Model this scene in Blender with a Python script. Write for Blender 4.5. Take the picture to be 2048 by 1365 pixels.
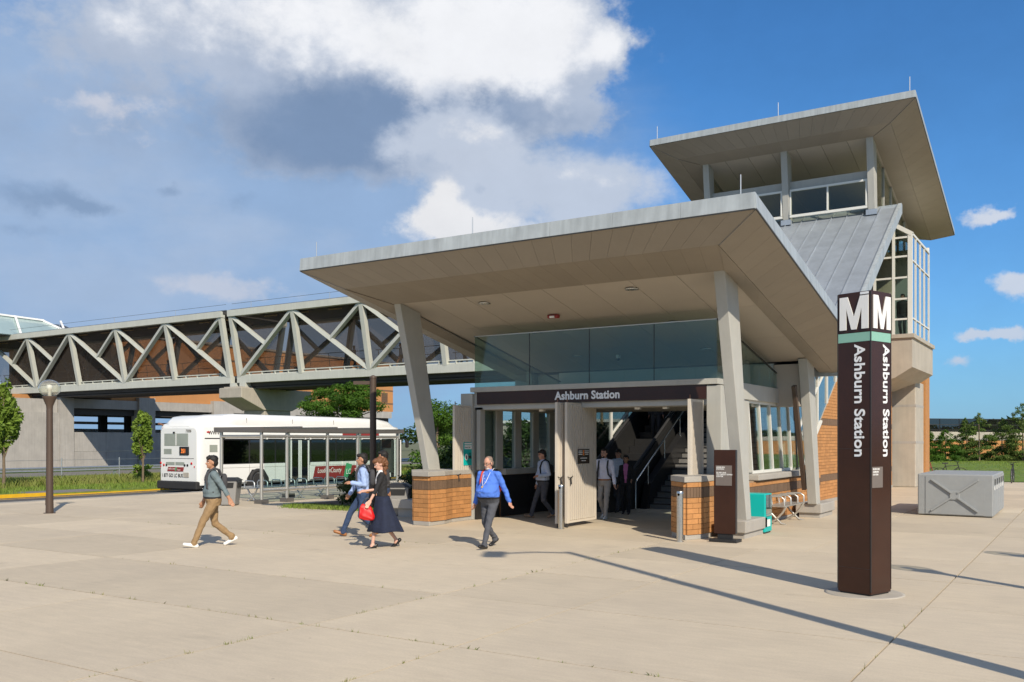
import bpy, bmesh, math, random
import numpy as np
from mathutils import Vector, Matrix, noise as mnoise
random.seed(7); RNG = np.random.default_rng(11)
for o in list(bpy.data.objects): bpy.data.objects.remove(o)
scene = bpy.context.scene
COL = scene.collection
# ------------------------------------------------------------------ camera
CAMZ = 2.0
YAW = math.atan(1161/1835.0)
cam_d = bpy.data.cameras.new('camera'); cam = bpy.data.objects.new('camera', cam_d); COL.objects.link(cam)
cam.location = (0, 0, CAMZ); cam.rotation_euler = (math.radians(90), 0, YAW)
cam_d.sensor_width = 36.0; cam_d.lens = 36.0*1835/2048
cam_d.shift_y = (883-682.5)/2048.0
cam_d.clip_start = 0.1; cam_d.clip_end = 6000
scene.camera = cam
scene.render.resolution_x = 1024; scene.render.resolution_y = 682
# ------------------------------------------------------------------ world + sun
SUN_EL = math.radians(36.4)
SUN_DIR = Vector((0.804*math.cos(SUN_EL), -0.595*math.cos(SUN_EL), math.sin(SUN_EL)))   # towards the sun
SKY_STRENGTH = 0.12
sun_d = bpy.data.lights.new('sun', 'SUN'); sun = bpy.data.objects.new('sun', sun_d); COL.objects.link(sun)
sun.rotation_euler = SUN_DIR.to_track_quat('Z', 'Y').to_euler()
sun_d.energy = 5.0; sun_d.angle = math.radians(0.53); sun_d.color = (1.0, 0.89, 0.73)
scene.view_settings.view_transform = 'Standard'; scene.view_settings.look = 'None'
scene.view_settings.exposure = 0.0; scene.view_settings.gamma = 1.0
scene.cycles.max_bounces = 8; scene.cycles.transparent_max_bounces = 24
scene.cycles.caustics_reflective = False; scene.cycles.caustics_refractive = False
world = bpy.data.worlds.new('World'); scene.world = world; world.use_nodes = True

def build_world():
    nt = world.node_tree; N = nt.nodes; L = nt.links; N.clear()
    out = N.new('ShaderNodeOutputWorld'); bg = N.new('ShaderNodeBackground'); L.new(bg.outputs[0], out.inputs[0])
    sky = N.new('ShaderNodeTexSky'); sky.sky_type = 'NISHITA'; sky.sun_disc = False
    sky.sun_elevation = SUN_EL
    sky.sun_rotation = math.atan2(SUN_DIR.x, SUN_DIR.y)
    sky.altitude = 100; sky.air_density = 1.0; sky.dust_density = 0.25; sky.ozone_density = 2.0
    tc = N.new('ShaderNodeTexCoord')
    def math_(op, a, b=None, c=None, clamp=False):
        n = N.new('ShaderNodeMath'); n.operation = op; n.use_clamp = clamp
        for i, v in enumerate((a, b, c)):
            if v is None: continue
            if hasattr(v, 'type'): L.new(v, n.inputs[i])
            else: n.inputs[i].default_value = v
        return n.outputs[0]
    def vm(op, a, b=None):
        n = N.new('ShaderNodeVectorMath'); n.operation = op
        for i, v in enumerate((a, b)):
            if v is None: continue
            if hasattr(v, 'type'): L.new(v, n.inputs[i])
            else: n.inputs[i].default_value = v
        return n
    sep = N.new('ShaderNodeSeparateXYZ'); L.new(tc.outputs['Generated'], sep.inputs[0])
    az = math_('ARCTAN2', sep.outputs[0], sep.outputs[1]); el = math_('ARCSINE', sep.outputs[2])
    comb = N.new('ShaderNodeCombineXYZ'); L.new(az, comb.inputs[0]); L.new(el, comb.inputs[1])
    def noise(scale, detail, rough, vec, off=(0, 0, 0), sc=(1, 1, 1)):
        m = N.new('ShaderNodeMapping'); L.new(vec, m.inputs[0]); m.inputs['Location'].default_value = off; m.inputs['Scale'].default_value = sc
        n = N.new('ShaderNodeTexNoise'); L.new(m.outputs[0], n.inputs['Vector']); n.inputs['Scale'].default_value = scale
        n.inputs['Detail'].default_value = detail; n.inputs['Roughness'].default_value = rough
        return n
    dirv = tc.outputs['Generated']
    w = noise(8.0, 6, .62, dirv)
    wo = vm('SUBTRACT', w.outputs['Color'], (.5, .5, .5)); ws = vm('MULTIPLY', wo.outputs[0], (.09, .07, 0))
    pos = vm('ADD', comb.outputs[0], ws.outputs[0]).outputs[0]
    def px(u, v):
        t = (u-1024)/1835.0; a = math.atan(t); return -YAW + a, math.atan((883-v)/1835.0*math.cos(a))
    def lobes(lst, vec):
        tot = None
        for (u, v, su, sv, wgt) in lst:
            a, e = px(u, v)
            d = vm('MULTIPLY', vm('SUBTRACT', vec, (a, e, 0)).outputs[0], (1835.0/su, 1835.0/sv, 0)).outputs[0]
            q = vm('DOT_PRODUCT', d, d).outputs['Value']
            g = math_('MULTIPLY', math_('EXPONENT', math_('MULTIPLY', q, -1.0)), wgt)
            tot = g if tot is None else math_('ADD', tot, g)
        return tot
    k = 1.0/SKY_STRENGTH
    n1 = noise(9.0, 10, .60, dirv, (3.1, 1.7, .4), (1, 1, 1.5)).outputs['Fac']
    n2 = noise(3.4, 7, .58, dirv, (7.3, 2.2, 5.1), (1, 1, 2.6)).outputs['Fac']
    n3 = noise(17.0, 8, .62, dirv, (1.3, 9.1, 2.0), (1, 1, 1.4)).outputs['Fac']
    def c(n): return math_('MULTIPLY', math_('SUBTRACT', n, .5), 2.6)
    c1, c2, c3 = c(n1), c(n2), c(n3)
    # clear sky: graded a little deeper and bluer
    tint = vm('MULTIPLY', sky.outputs[0], (.34, .76, 1.13)).outputs[0]
    cur = [tint]
    def layer(lst, noise_amp, lo, hi, col, amax=1.0):
        d = lobes(lst, pos)
        near_ = math_('MULTIPLY', d, 3.0, None, True)
        for nn, am in noise_amp: d = math_('ADD', d, math_('MULTIPLY', math_('MULTIPLY', nn, am), near_))
        mr = N.new('ShaderNodeMapRange'); mr.interpolation_type = 'SMOOTHSTEP'; L.new(d, mr.inputs['Value']); mr.inputs['From Min'].default_value = lo; mr.inputs['From Max'].default_value = hi; mr.inputs['To Max'].default_value = amax
        mx = N.new('ShaderNodeMix'); mx.data_type = 'RGBA'; L.new(mr.outputs['Result'], mx.inputs['Factor']); L.new(cur[0], mx.inputs['A'])
        mx.inputs['B'].default_value = (col[0]*k, col[1]*k, col[2]*k, 1); cur[0] = mx.outputs['Result']
    # scattered broken cloud over the rest of the sky, thinning out in the clear patch that the picture shows
    bd = math_('ADD', math_('ADD', math_('MULTIPLY', c2, .8), math_('MULTIPLY', c1, .5)), .55)
    bd = math_('SUBTRACT', bd, lobes([(1250, 350, 1300, 1000, 1.6)], comb.outputs[0]))
    bm = N.new('ShaderNodeMapRange'); bm.interpolation_type = 'SMOOTHSTEP'; L.new(bd, bm.inputs['Value']); bm.inputs['From Min'].default_value = .2; bm.inputs['From Max'].default_value = .9; bm.inputs['To Max'].default_value = .85
    bx_ = N.new('ShaderNodeMix'); bx_.data_type = 'RGBA'; L.new(bm.outputs['Result'], bx_.inputs['Factor']); L.new(cur[0], bx_.inputs['A']); bx_.inputs['B'].default_value = (.60*k, .63*k, .69*k, 1); cur[0] = bx_.outputs['Result']
    # thin grey-blue veil over the left half
    layer([(150, 330, 900, 420, 1.0), (760, 420, 330, 260, .45), (150, 720, 900, 160, .7)], ((c2, .45),), .10, .75, (.325, .455, .665), .92)
    layer([(300, 560, 700, 200, .6), (80, 130, 420, 180, .75)], ((c2, .8), (c1, .35)), .25, 1.0, (.44, .54, .71), .75)
    # body of the big cumulus and its grey underside
    layer([(520, 70, 520, 190, .85), (930, 100, 270, 165, 1.0), (1120, 80, 95, 105, .55), (1215, 95, 32, 30, .7), (1090, 160, 130, 70, .45), (700, 270, 330, 110, .55)], ((c1, .60), (c3, .28)), .36, .72, (.46, .53, .66))
    layer([(900, 235, 270, 66, .95), (680, 300, 210, 66, .80), (560, 215, 260, 70, .4), (90, 190, 260, 110, .35)], ((c2, .35), (c1, .40)), .05, 1.0, (.185, .275, .44), .95)
    # sunlit tops
    layer([(540, 20, 330, 120, .75), (900, 70, 250, 110, .85), (1110, 70, 100, 90, .75), (1210, 95, 40, 35, .8), (1000, 145, 170, 45, .45)], ((c1, .75), (c3, .40)), .22, 1.05, (.90, .91, .94))
    # mottled bank lower right of it, with a bright head
    layer([(960, 280, 170, 70, .75), (1060, 350, 200, 70, .7), (1200, 385, 130, 60, .72), (900, 340, 90, 120, .5), (1080, 430, 230, 60, .55)], ((c1, .85), (c3, .45)), .22, 1.0, (.56, .62, .73), .95)
    layer([(880, 380, 42, 32, .75), (870, 430, 70, 45, .85), (960, 462, 150, 34, .85), (1130, 330, 70, 30, .35), (1240, 375, 70, 30, .35), (950, 260, 90, 30, .35), (1060, 290, 90, 26, .3)], ((c1, .7), (c3, .5)), .30, .95, (.88, .87, .87))
    # pale wisps and dark scud in the veil
    layer([(190, 205, 90, 24, .7), (320, 200, 110, 26, .55), (460, 205, 80, 36, .6), (190, 245, 80, 18, .5), (320, 275, 60, 20, .5), (440, 555, 110, 34, .75), (560, 575, 120, 22, .5), (90, 300, 60, 24, .35)], ((c1, .9), (c3, .5)), .35, .95, (.62, .64, .72), .85)
    layer([(60, 385, 120, 34, .8), (325, 370, 50, 18, .75), (490, 400, 55, 22, .7), (180, 402, 50, 12, .6), (860, 335, 50, 34, .6), (780, 375, 50, 16, .5), (970, 375, 30, 16, .45), (60, 460, 120, 16, .4)], ((c1, .7), (c3, .45)), .25, 1.1, (.20, .295, .46), .75)
    # small fair-weather puffs on the right
    layer([(1940, 425, 55, 20, 0.98), (2020, 425, 40, 10, 0.68), (2035, 562, 42, 32, 1.03), (1945, 668, 28, 16, 0.88), (2015, 662, 48, 13, 0.93), (1912, 728, 48, 18, 0.88), (1250, 190, 120, 30, .1)], ((c1, .6), (c3, .6)), .52, 1.0, (.74, .76, .81), .9)
    fm = vm('SCALE', cur[0]); L.new(math_('MULTIPLY_ADD', c3, .07, 1.0), fm.inputs['Scale']); cur[0] = fm.outputs[0]
    # hazy pale blue towards the horizon
    hz = math_('MULTIPLY', math_('EXPONENT', math_('MULTIPLY', math_('MAXIMUM', el, 0.0), -7.5)), .75)
    mh = N.new('ShaderNodeMix'); mh.data_type = 'RGBA'; L.new(hz, mh.inputs['Factor']); L.new(cur[0], mh.inputs['A']); mh.inputs['B'].default_value = (.235*k, .39*k, .64*k, 1)
    L.new(mh.outputs['Result'], bg.inputs['Color']); bg.inputs['Strength'].default_value = SKY_STRENGTH
build_world(); world.cycles.sampling_method = 'MANUAL'; world.cycles.sample_map_resolution = 256

# ------------------------------------------------------------------ materials
MATS = {}
def mat(name, col, rough=.6, metal=0.0, var=.12, scale=2.0, bump=0.0, bscale=80.0, rnd=0.0, col2=None, c2scale=.6, c2lo=.45, c2hi=.65, spec=.5, streak=0.0, emit=0.0, coat=0.0):
    m = bpy.data.materials.new(name); m.use_nodes = True; nt = m.node_tree; N = nt.nodes; L = nt.links
    b = N['Principled BSDF']; b.inputs['Roughness'].default_value = rough; b.inputs['Metallic'].default_value = metal
    b.inputs['Specular IOR Level'].default_value = spec; b.inputs['Coat Weight'].default_value = coat
    g = N.new('ShaderNodeNewGeometry')
    c = N.new('ShaderNodeRGB'); c.outputs[0].default_value = (*col, 1); cur = c.outputs[0]
    if col2:
        n = N.new('ShaderNodeTexNoise'); L.new(g.outputs['Position'], n.inputs['Vector']); n.inputs['Scale'].default_value = c2scale; n.inputs['Detail'].default_value = 8; n.inputs['Roughness'].default_value = .65
        mr = N.new('ShaderNodeMapRange'); L.new(n.outputs['Fac'], mr.inputs['Value']); mr.inputs['From Min'].default_value = c2lo; mr.inputs['From Max'].default_value = c2hi
        mx = N.new('ShaderNodeMix'); mx.data_type = 'RGBA'; L.new(mr.outputs['Result'], mx.inputs['Factor']); L.new(cur, mx.inputs['A']); mx.inputs['B'].default_value = (*col2, 1); cur = mx.outputs['Result']
    def mult(fac_out, lo, hi):
        nonlocal cur
        mr = N.new('ShaderNodeMapRange'); L.new(fac_out, mr.inputs['Value']); mr.inputs['From Min'].default_value = .25 if fac_out.node.bl_idname == 'ShaderNodeTexNoise' else 0
        mr.inputs['From Max'].default_value = .75 if fac_out.node.bl_idname == 'ShaderNodeTexNoise' else 1
        mr.inputs['To Min'].default_value = lo; mr.inputs['To Max'].default_value = hi
        v = N.new('ShaderNodeVectorMath'); v.operation = 'SCALE'; L.new(cur, v.inputs[0]); L.new(mr.outputs['Result'], v.inputs['Scale']); cur = v.outputs[0]
    if var:
        n = N.new('ShaderNodeTexNoise'); L.new(g.outputs['Position'], n.inputs['Vector']); n.inputs['Scale'].default_value = scale; n.inputs['Detail'].default_value = 9; n.inputs['Roughness'].default_value = .65
        mult(n.outputs['Fac'], 1-var, 1+var)
    if streak:
        mp = N.new('ShaderNodeMapping'); L.new(g.outputs['Position'], mp.inputs[0]); mp.inputs['Scale'].default_value = (5, 5, .35)
        n = N.new('ShaderNodeTexNoise'); L.new(mp.outputs[0], n.inputs['Vector']); n.inputs['Scale'].default_value = 1.6; n.inputs['Detail'].default_value = 6
        mult(n.outputs['Fac'], 1-streak, 1+streak*.6)
    if rnd:
        oi = N.new('ShaderNodeObjectInfo'); mult(oi.outputs['Random'], 1-rnd, 1+rnd)
    L.new(cur, b.inputs['Base Color'])
    if bump:
        n = N.new('ShaderNodeTexNoise'); L.new(g.outputs['Position'], n.inputs['Vector']); n.inputs['Scale'].default_value = bscale; n.inputs['Detail'].default_value = 5
        bp = N.new('ShaderNodeBump'); L.new(n.outputs['Fac'], bp.inputs['Height']); bp.inputs['Strength'].default_value = bump; bp.inputs['Distance'].default_value = .02; L.new(bp.outputs[0], b.inputs['Normal'])
    if emit:
        b.inputs['Emission Color'].default_value = (*col, 1); b.inputs['Emission Strength'].default_value = emit
    MATS[name] = m
    return m
def glass(name, tint, refl=.6, rough=.02, base=.06, dark=None):
    """thin pane: tinted see-through plus fresnel mirror reflection; 'dark' adds an opaque share (film, printed screen)"""
    m = bpy.data.materials.new(name); m.use_nodes = True; nt = m.node_tree; N = nt.nodes; L = nt.links; N.clear()
    out = N.new('ShaderNodeOutputMaterial'); tr = N.new('ShaderNodeBsdfTransparent'); tr.inputs[0].default_value = (*tint, 1)
    gl = N.new('ShaderNodeBsdfGlossy'); gl.inputs['Roughness'].default_value = rough; gl.inputs['Color'].default_value = (.95, .97, 1, 1)
    fr = N.new('ShaderNodeLayerWeight'); fr.inputs['Blend'].default_value = .5
    pw_ = N.new('ShaderNodeMath'); pw_.operation = 'POWER'; L.new(fr.outputs['Facing'], pw_.inputs[0]); pw_.inputs[1].default_value = 3.2
    ma = N.new('ShaderNodeMath'); ma.operation = 'MULTIPLY_ADD'; L.new(pw_.outputs[0], ma.inputs[0]); ma.inputs[1].default_value = refl; ma.inputs[2].default_value = base; ma.use_clamp = True
    mx = N.new('ShaderNodeMixShader'); L.new(ma.outputs[0], mx.inputs[0]); L.new(gl.outputs[0], mx.inputs[2])
    if dark:
        df = N.new('ShaderNodeBsdfDiffuse'); df.inputs[0].default_value = (*dark[0], 1); m2 = N.new('ShaderNodeMixShader'); m2.inputs[0].default_value = dark[1]
        L.new(tr.outputs[0], m2.inputs[1]); L.new(df.outputs[0], m2.inputs[2]); L.new(m2.outputs[0], mx.inputs[1])
    else: L.new(tr.outputs[0], mx.inputs[1])
    L.new(mx.outputs[0], out.inputs[0]); MATS[name] = m
    return m
def plaza_mat():
    m = mat('plaza', (.555, .475, .355), .85, var=.06, scale=.9, bump=.25, bscale=130, rnd=.075, col2=(.495, .425, .325), c2scale=.35, c2lo=.4, c2hi=.7)
    nt = m.node_tree; N = nt.nodes; L = nt.links; b = N['Principled BSDF']; src = b.inputs['Base Color'].links[0].from_socket
    g = N.new('ShaderNodeNewGeometry')
    def mul(cur, fac, lo, hi, fmin, fmax):
        mr = N.new('ShaderNodeMapRange'); L.new(fac, mr.inputs['Value']); mr.inputs['From Min'].default_value = fmin; mr.inputs['From Max'].default_value = fmax; mr.inputs['To Min'].default_value = lo; mr.inputs['To Max'].default_value = hi
        v = N.new('ShaderNodeVectorMath'); v.operation = 'SCALE'; L.new(cur, v.inputs[0]); L.new(mr.outputs['Result'], v.inputs['Scale']); return v.outputs[0]
    def nz(scale, detail, sc=(1, 1, 1), rot=0):
        mp = N.new('ShaderNodeMapping'); L.new(g.outputs['Position'], mp.inputs[0]); mp.inputs['Scale'].default_value = sc; mp.inputs['Rotation'].default_value = (0, 0, rot)
        n = N.new('ShaderNodeTexNoise'); L.new(mp.outputs[0], n.inputs['Vector']); n.inputs['Scale'].default_value = scale; n.inputs['Detail'].default_value = detail; n.inputs['Roughness'].default_value = .7; return n.outputs['Fac']
    cur = mul(src, nz(2.2, 9, (1, 5, 1), .1), .93, 1.07, .3, .7)        # broom-finish streaks
    cur = mul(cur, nz(40, 4), .93, 1.06, .3, .7)                         # sand grain
    vo = N.new('ShaderNodeTexVoronoi'); L.new(g.outputs['Position'], vo.inputs['Vector']); vo.inputs['Scale'].default_value = 1.6
    cur = mul(cur, vo.outputs['Distance'], .72, 1.0, .018, .032)         # gum spots
    cur = mul(cur, nz(.55, 10, (1, 1, 1)), 1.0, .86, .60, .72)           # old water stains
    L.new(cur, b.inputs['Base Color'])
plaza_mat()
mat('joint', (.055, .048, .038), .9, var=.3, scale=6)
mat('ground', (.13, .14, .07), .95, var=.3, scale=.3)
mat('asphalt', (.085, .083, .082), .85, var=.2, scale=2, bump=.3, bscale=150)
mat('oldasphalt', (.17, .165, .155), .9, var=.15, scale=.6)
mat('yellow', (.72, .42, .012), .7, var=.12, scale=4, rnd=.05)
mat('concrete', (.42, .385, .325), .8, var=.12, scale=1.3, bump=.2, bscale=90, streak=.10)
mat('concretegrey', (.37, .355, .33), .82, var=.14, scale=1.2, bump=.2, bscale=90, streak=.12, rnd=.04)
mat('precast', (.38, .36, .325), .75, var=.1, scale=2.5, bump=.2, bscale=120)
mat('column', (.43, .428, .395), .6, var=.06, scale=2, bump=.1, bscale=140, streak=.06)
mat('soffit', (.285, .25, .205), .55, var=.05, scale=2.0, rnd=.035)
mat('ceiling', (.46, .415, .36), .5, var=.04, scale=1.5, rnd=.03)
mat('fascia', (.40, .44, .455), .45, metal=.12, var=.10, scale=2.2, streak=.22)
mat('zinc', (.38, .425, .475), .36, metal=.35, var=.16, scale=1.6, rnd=.05, streak=.06, bump=.12, bscale=2.5)
mat('zincdark', (.12, .13, .145), .5, metal=.5, var=.1)
mat('brick', (.465, .222, .078), .85, var=.16, scale=7, bump=.25, bscale=160, rnd=.14)
mat('brickbrown', (.155, .098, .06), .85, var=.12, scale=5, bump=.25, bscale=160, rnd=.10)
mat('mortar', (.33, .235, .15), .9, var=.1)
mat('mortardark', (.22, .16, .12), .9, var=.1)
mat('gate', (.60, .545, .465), .55, var=.05, scale=3)
mat('whiteframe', (.72, .72, .67), .4, var=.03)
mat('steelpaint', (.515, .53, .48), .5, var=.07, scale=1.2, streak=.07)
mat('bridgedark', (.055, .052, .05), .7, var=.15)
mat('brown', (.040, .0150, .0088), .2, var=.18, scale=2.2, spec=.36, bump=.06, bscale=2.5)
mat('brownpole', (.075, .05, .036), .5, var=.08)
mat('signplate', (.16, .135, .12), .5, var=.05)
mat('white', (.82, .82, .80), .4, var=.03)
mat('letterwhite', (.80, .82, .84), .35, var=.02)
mat('mint', (.24, .47, .38), .4, var=.03)
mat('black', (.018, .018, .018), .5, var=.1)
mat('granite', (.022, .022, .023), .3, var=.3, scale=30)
mat('darkmetal', (.06, .06, .062), .4, metal=.6, var=.1)
mat('stainless', (.62, .62, .60), .27, metal=1.0, var=.06, scale=4)
mat('galv', (.55, .57, .58), .42, metal=.85, var=.1)
mat('aluminium', (.58, .57, .53), .38, metal=.7, var=.06)
mat('shelterfascia', (.155, .145, .135), .5, metal=.3, var=.08)
mat('teal', (.0, .43, .40), .45, var=.05)
mat('stair', (.20, .195, .185), .8, var=.15, scale=8, bump=.2)
mat('greyplastic', (.30, .315, .32), .6, var=.06, scale=6, bump=.15, bscale=300)
mat('trashgrey', (.27, .265, .255), .5, var=.06)
mat('buswhite', (.78, .79, .77), .22, var=.03, scale=1, coat=.5)
mat('busgreywin', (.30, .33, .29), .25, var=.15, scale=1.5)
mat('rubber', (.025, .025, .026), .75, var=.15)
mat('red', (.27, .03, .028), .4, var=.04)
mat('redlamp', (.55, .02, .02), .25, var=.02)
mat('orangeled', (.9, .22, .03), .5, emit=1.2, var=0)
mat('amber', (.7, .2, .03), .3, var=0)
mat('green', (.06, .36, .16), .4, var=.04)
mat('mulch', (.09, .06, .04), .95, var=.3, scale=8)
mat('bark', (.17, .125, .085), .9, var=.25, scale=12, bump=.4, bscale=40)
mat('lampwarm', (1.0, .78, .42), .4, var=0)
mat('brownglassframe', (.05, .04, .035), .5)
mat('wood', (.30, .22, .14), .7)
mat('rust', (.20, .10, .06), .8, var=.2)
mat('redfabric', (.62, .012, .012), .45, var=.1)
glass('clear', (.80, .88, .86), refl=.9, base=.03)
glass('greenish', (.82, .90, .86), refl=.45, base=.035, dark=((.25, .33, .29), .06))
glass('tower_glass', (.84, .87, .80), refl=.6, base=.03)
glass('hall_glass', (.55, .60, .58), refl=.9, base=.12)
glass('bay_glass', (.62, .74, .77), refl=1.0, base=.30)
glass('bridge_mesh', (.86, .82, .79), refl=.08, base=.0, rough=.3, dark=((.15, .128, .112), .20))
glass('buswindow', (.16, .18, .18), refl=1.0, base=.11)
glass('globe', (.92, .92, .84), refl=1.0, base=.07, dark=((.80, .79, .70), .16))

def leafmat(name, col, col2):
    m = mat(name, col, .6, var=.25, scale=2.0, col2=col2, c2scale=1.2, spec=.3)
    nt = m.node_tree; N = nt.nodes; L = nt.links; b = N['Principled BSDF']; out = N['Material Output']
    tl = N.new('ShaderNodeBsdfTranslucent'); src = b.inputs['Base Color'].links[0].from_socket; L.new(src, tl.inputs['Color'])
    mx = N.new('ShaderNodeMixShader'); mx.inputs[0].default_value = .35; L.new(b.outputs[0], mx.inputs[1]); L.new(tl.outputs[0], mx.inputs[2]); L.new(mx.outputs[0], out.inputs[0])
    return m
leafmat('leaf_maple', (.23, .33, .05), (.15, .24, .035))
leafmat('leaf_locust', (.085, .18, .018), (.045, .11, .012))
leafmat('leaf_dark', (.05, .095, .022), (.03, .06, .016))
leafmat('leaf_shrub', (.075, .115, .03), (.10, .09, .035))
leafmat('needle', (.11, .18, .035), (.16, .20, .05))
leafmat('grass', (.24, .30, .06), (.36, .32, .12))
leafmat('grasslawn', (.21, .31, .05), (.28, .34, .08))

# ------------------------------------------------------------------ mesh helpers
def wloc(o):
    v = Vector((0, 0, 0))
    while o is not None: v += o.location; o = o.parent
    return v
def tag(o, label=None, cat=None, group=None, kind=None):
    if label: o['label'] = label
    if cat: o['category'] = cat
    if group: o['group'] = group
    if kind: o['kind'] = kind
    return o
def thing(name, label, cat, loc=(0, 0, 0), group=None, rotz=0.0):
    o = bpy.data.objects.new(name, None); COL.objects.link(o); o.location = loc; o.rotation_euler = (0, 0, rotz); o.empty_display_size = .2
    return tag(o, label, cat, group)
def link(name, me, parent=None, loc=None):
    o = bpy.data.objects.new(name, me); COL.objects.link(o)
    if parent is not None: o.parent = parent
    if loc is not None: o.location = loc
    return o
def V(*a): return Vector(a)
class MB:
    def __init__(s): s.v = []; s.f = []; s.smooth = []
    def add(s, vs, fs, smooth=False):
        n = len(s.v); s.v += [tuple(x) for x in vs]; s.f += [tuple(i+n for i in f) for f in fs]; s.smooth += [smooth]*len(fs); return s
    def box(s, a, b):
        x0, y0, z0 = a; x1, y1, z1 = b
        return s.add([(x0, y0, z0), (x1, y0, z0), (x1, y1, z0), (x0, y1, z0), (x0, y0, z1), (x1, y0, z1), (x1, y1, z1), (x0, y1, z1)],
                     [(0, 3, 2, 1), (4, 5, 6, 7), (0, 1, 5, 4), (1, 2, 6, 5), (2, 3, 7, 6), (3, 0, 4, 7)])
    def cbox(s, c, size, rot=0.0):
        hx, hy, hz = size[0]/2, size[1]/2, size[2]/2; ca, sa = math.cos(rot), math.sin(rot)
        vs = []
        for z in (-hz, hz):
            for (x, y) in ((-hx, -hy), (hx, -hy), (hx, hy), (-hx, hy)): vs.append((c[0]+x*ca-y*sa, c[1]+x*sa+y*ca, c[2]+z))
        return s.add(vs, [(0, 3, 2, 1), (4, 5, 6, 7), (0, 1, 5, 4), (1, 2, 6, 5), (2, 3, 7, 6), (3, 0, 4, 7)])
    def hexa(s, p):   # 8 corner points: bottom ring 0-3, top ring 4-7
        return s.add(p, [(0, 3, 2, 1), (4, 5, 6, 7), (0, 1, 5, 4), (1, 2, 6, 5), (2, 3, 7, 6), (3, 0, 4, 7)])
    def prism(s, poly, d):   # poly: 3d points; d: extrusion vector
        n = len(poly); P = [Vector(p) for p in poly]; d = Vector(d)
        return s.add([*P, *[p+d for p in P]], [tuple(range(n))[::-1], tuple(range(n, 2*n))] + [(i, (i+1) % n, n+(i+1) % n, n+i) for i in range(n)])
    def beam(s, p0, p1, w, h, up=(0, 0, 1)):   # rectangular bar: w across, h along 'up'
        p0, p1 = Vector(p0), Vector(p1); d = (p1-p0).normalized(); up = Vector(up); sd = d.cross(up)
        if sd.length < 1e-5: sd = d.cross(Vector((1, 0, 0)))
        sd.normalize(); u = sd.cross(d).normalized()
        q = []
        for p in (p0, p1):
            for (a, b) in ((-1, -1), (1, -1), (1, 1), (-1, 1)): q.append(p+sd*a*w/2+u*b*h/2)
        return s.hexa(q)
    def tube(s, pts, r, n=8, cap=True, smooth=True):
        pts = [Vector(p) for p in pts]; rs = r if isinstance(r, (list, tuple)) else [r]*len(pts)
        base = len(s.v); prev = None; vs = []
        for i, p in enumerate(pts):
            d = (pts[min(i+1, len(pts)-1)]-pts[max(i-1, 0)]).normalized()
            a = prev if prev is not None else (Vector((0, 0, 1)) if abs(d.z) < .9 else Vector((1, 0, 0)))
            sd = d.cross(a).normalized(); u = sd.cross(d).normalized(); prev = u
            for k in range(n):
                t = 2*math.pi*k/n; vs.append(p+(sd*math.cos(t)+u*math.sin(t))*rs[i])
        fs = []
        for i in range(len(pts)-1):
            for k in range(n): fs.append((i*n+k, i*n+(k+1) % n, (i+1)*n+(k+1) % n, (i+1)*n+k))
        s.add(vs, fs, smooth)
        if cap:
            m = len(pts)-1
            s.add(vs[:n], [tuple(range(n))[::-1]]); s.add(vs[m*n:], [tuple(range(n))])
        return s
    def lathe(s, prof, c=(0, 0, 0), n=20, smooth=True):   # prof: (r, z)
        vs = []; fs = []
        for (r, z) in prof:
            for k in range(n):
                t = 2*math.pi*k/n; vs.append((c[0]+r*math.cos(t), c[1]+r*math.sin(t), c[2]+z))
        for i in range(len(prof)-1):
            for k in range(n): fs.append((i*n+k, i*n+(k+1) % n, (i+1)*n+(k+1) % n, (i+1)*n+k))
        s.add(vs, fs, smooth); m = len(prof)-1
        if prof[0][0] > 1e-4: s.add(vs[:n], [tuple(range(n))[::-1]])
        if prof[m][0] > 1e-4: s.add(vs[m*n:], [tuple(range(n))])
        return s
    def ell(s, c, r, n=12, m=8, rot=None):
        vs = []; fs = []
        for i in range(m+1):
            ph = math.pi*i/m
            for k in range(n):
                t = 2*math.pi*k/n; p = Vector((r[0]*math.sin(ph)*math.cos(t), r[1]*math.sin(ph)*math.sin(t), r[2]*math.cos(ph)))
                if rot is not None: p = rot @ p
                vs.append(Vector(c)+p)
        for i in range(m):
            for k in range(n): fs.append((i*n+k, (i+1)*n+k, (i+1)*n+(k+1) % n, i*n+(k+1) % n))
        return s.add(vs, fs, True)
    def mesh(s, name, m=None, off=None):
        me = bpy.data.meshes.new(name)
        vs = s.v if off is None else [(x-off[0], y-off[1], z-off[2]) for x, y, z in s.v]
        me.from_pydata(vs, [], s.f); me.polygons.foreach_set('use_smooth', s.smooth)
        if m: me.materials.append(MATS[m])
        me.validate(); me.update()
        return me
    def build(s, name, m, parent=None, local=False):
        off = wloc(parent) if (parent is not None and not local) else None
        return link(name, s.mesh(name, m, off), parent)
    def struct(s, name, m):
        o = s.build(name, m); o['kind'] = 'structure'; return o
def bevel(o, w=.01, seg=2):
    b = o.modifiers.new('bevel', 'BEVEL'); b.width = w; b.segments = seg; b.limit_method = 'ANGLE'; return o
def np_mesh(name, verts, faces, m):   # faces: (n,k) array
    me = bpy.data.meshes.new(name); nv, (nf, k) = len(verts), faces.shape
    me.vertices.add(nv); me.vertices.foreach_set('co', np.ascontiguousarray(verts, dtype=np.float32).ravel())
    me.loops.add(nf*k); me.loops.foreach_set('vertex_index', np.ascontiguousarray(faces, dtype=np.int32).ravel())
    me.polygons.add(nf); me.polygons.foreach_set('loop_start', np.arange(0, nf*k, k, dtype=np.int32))
    me.update(calc_edges=True); me.materials.append(MATS[m]); return me
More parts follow.
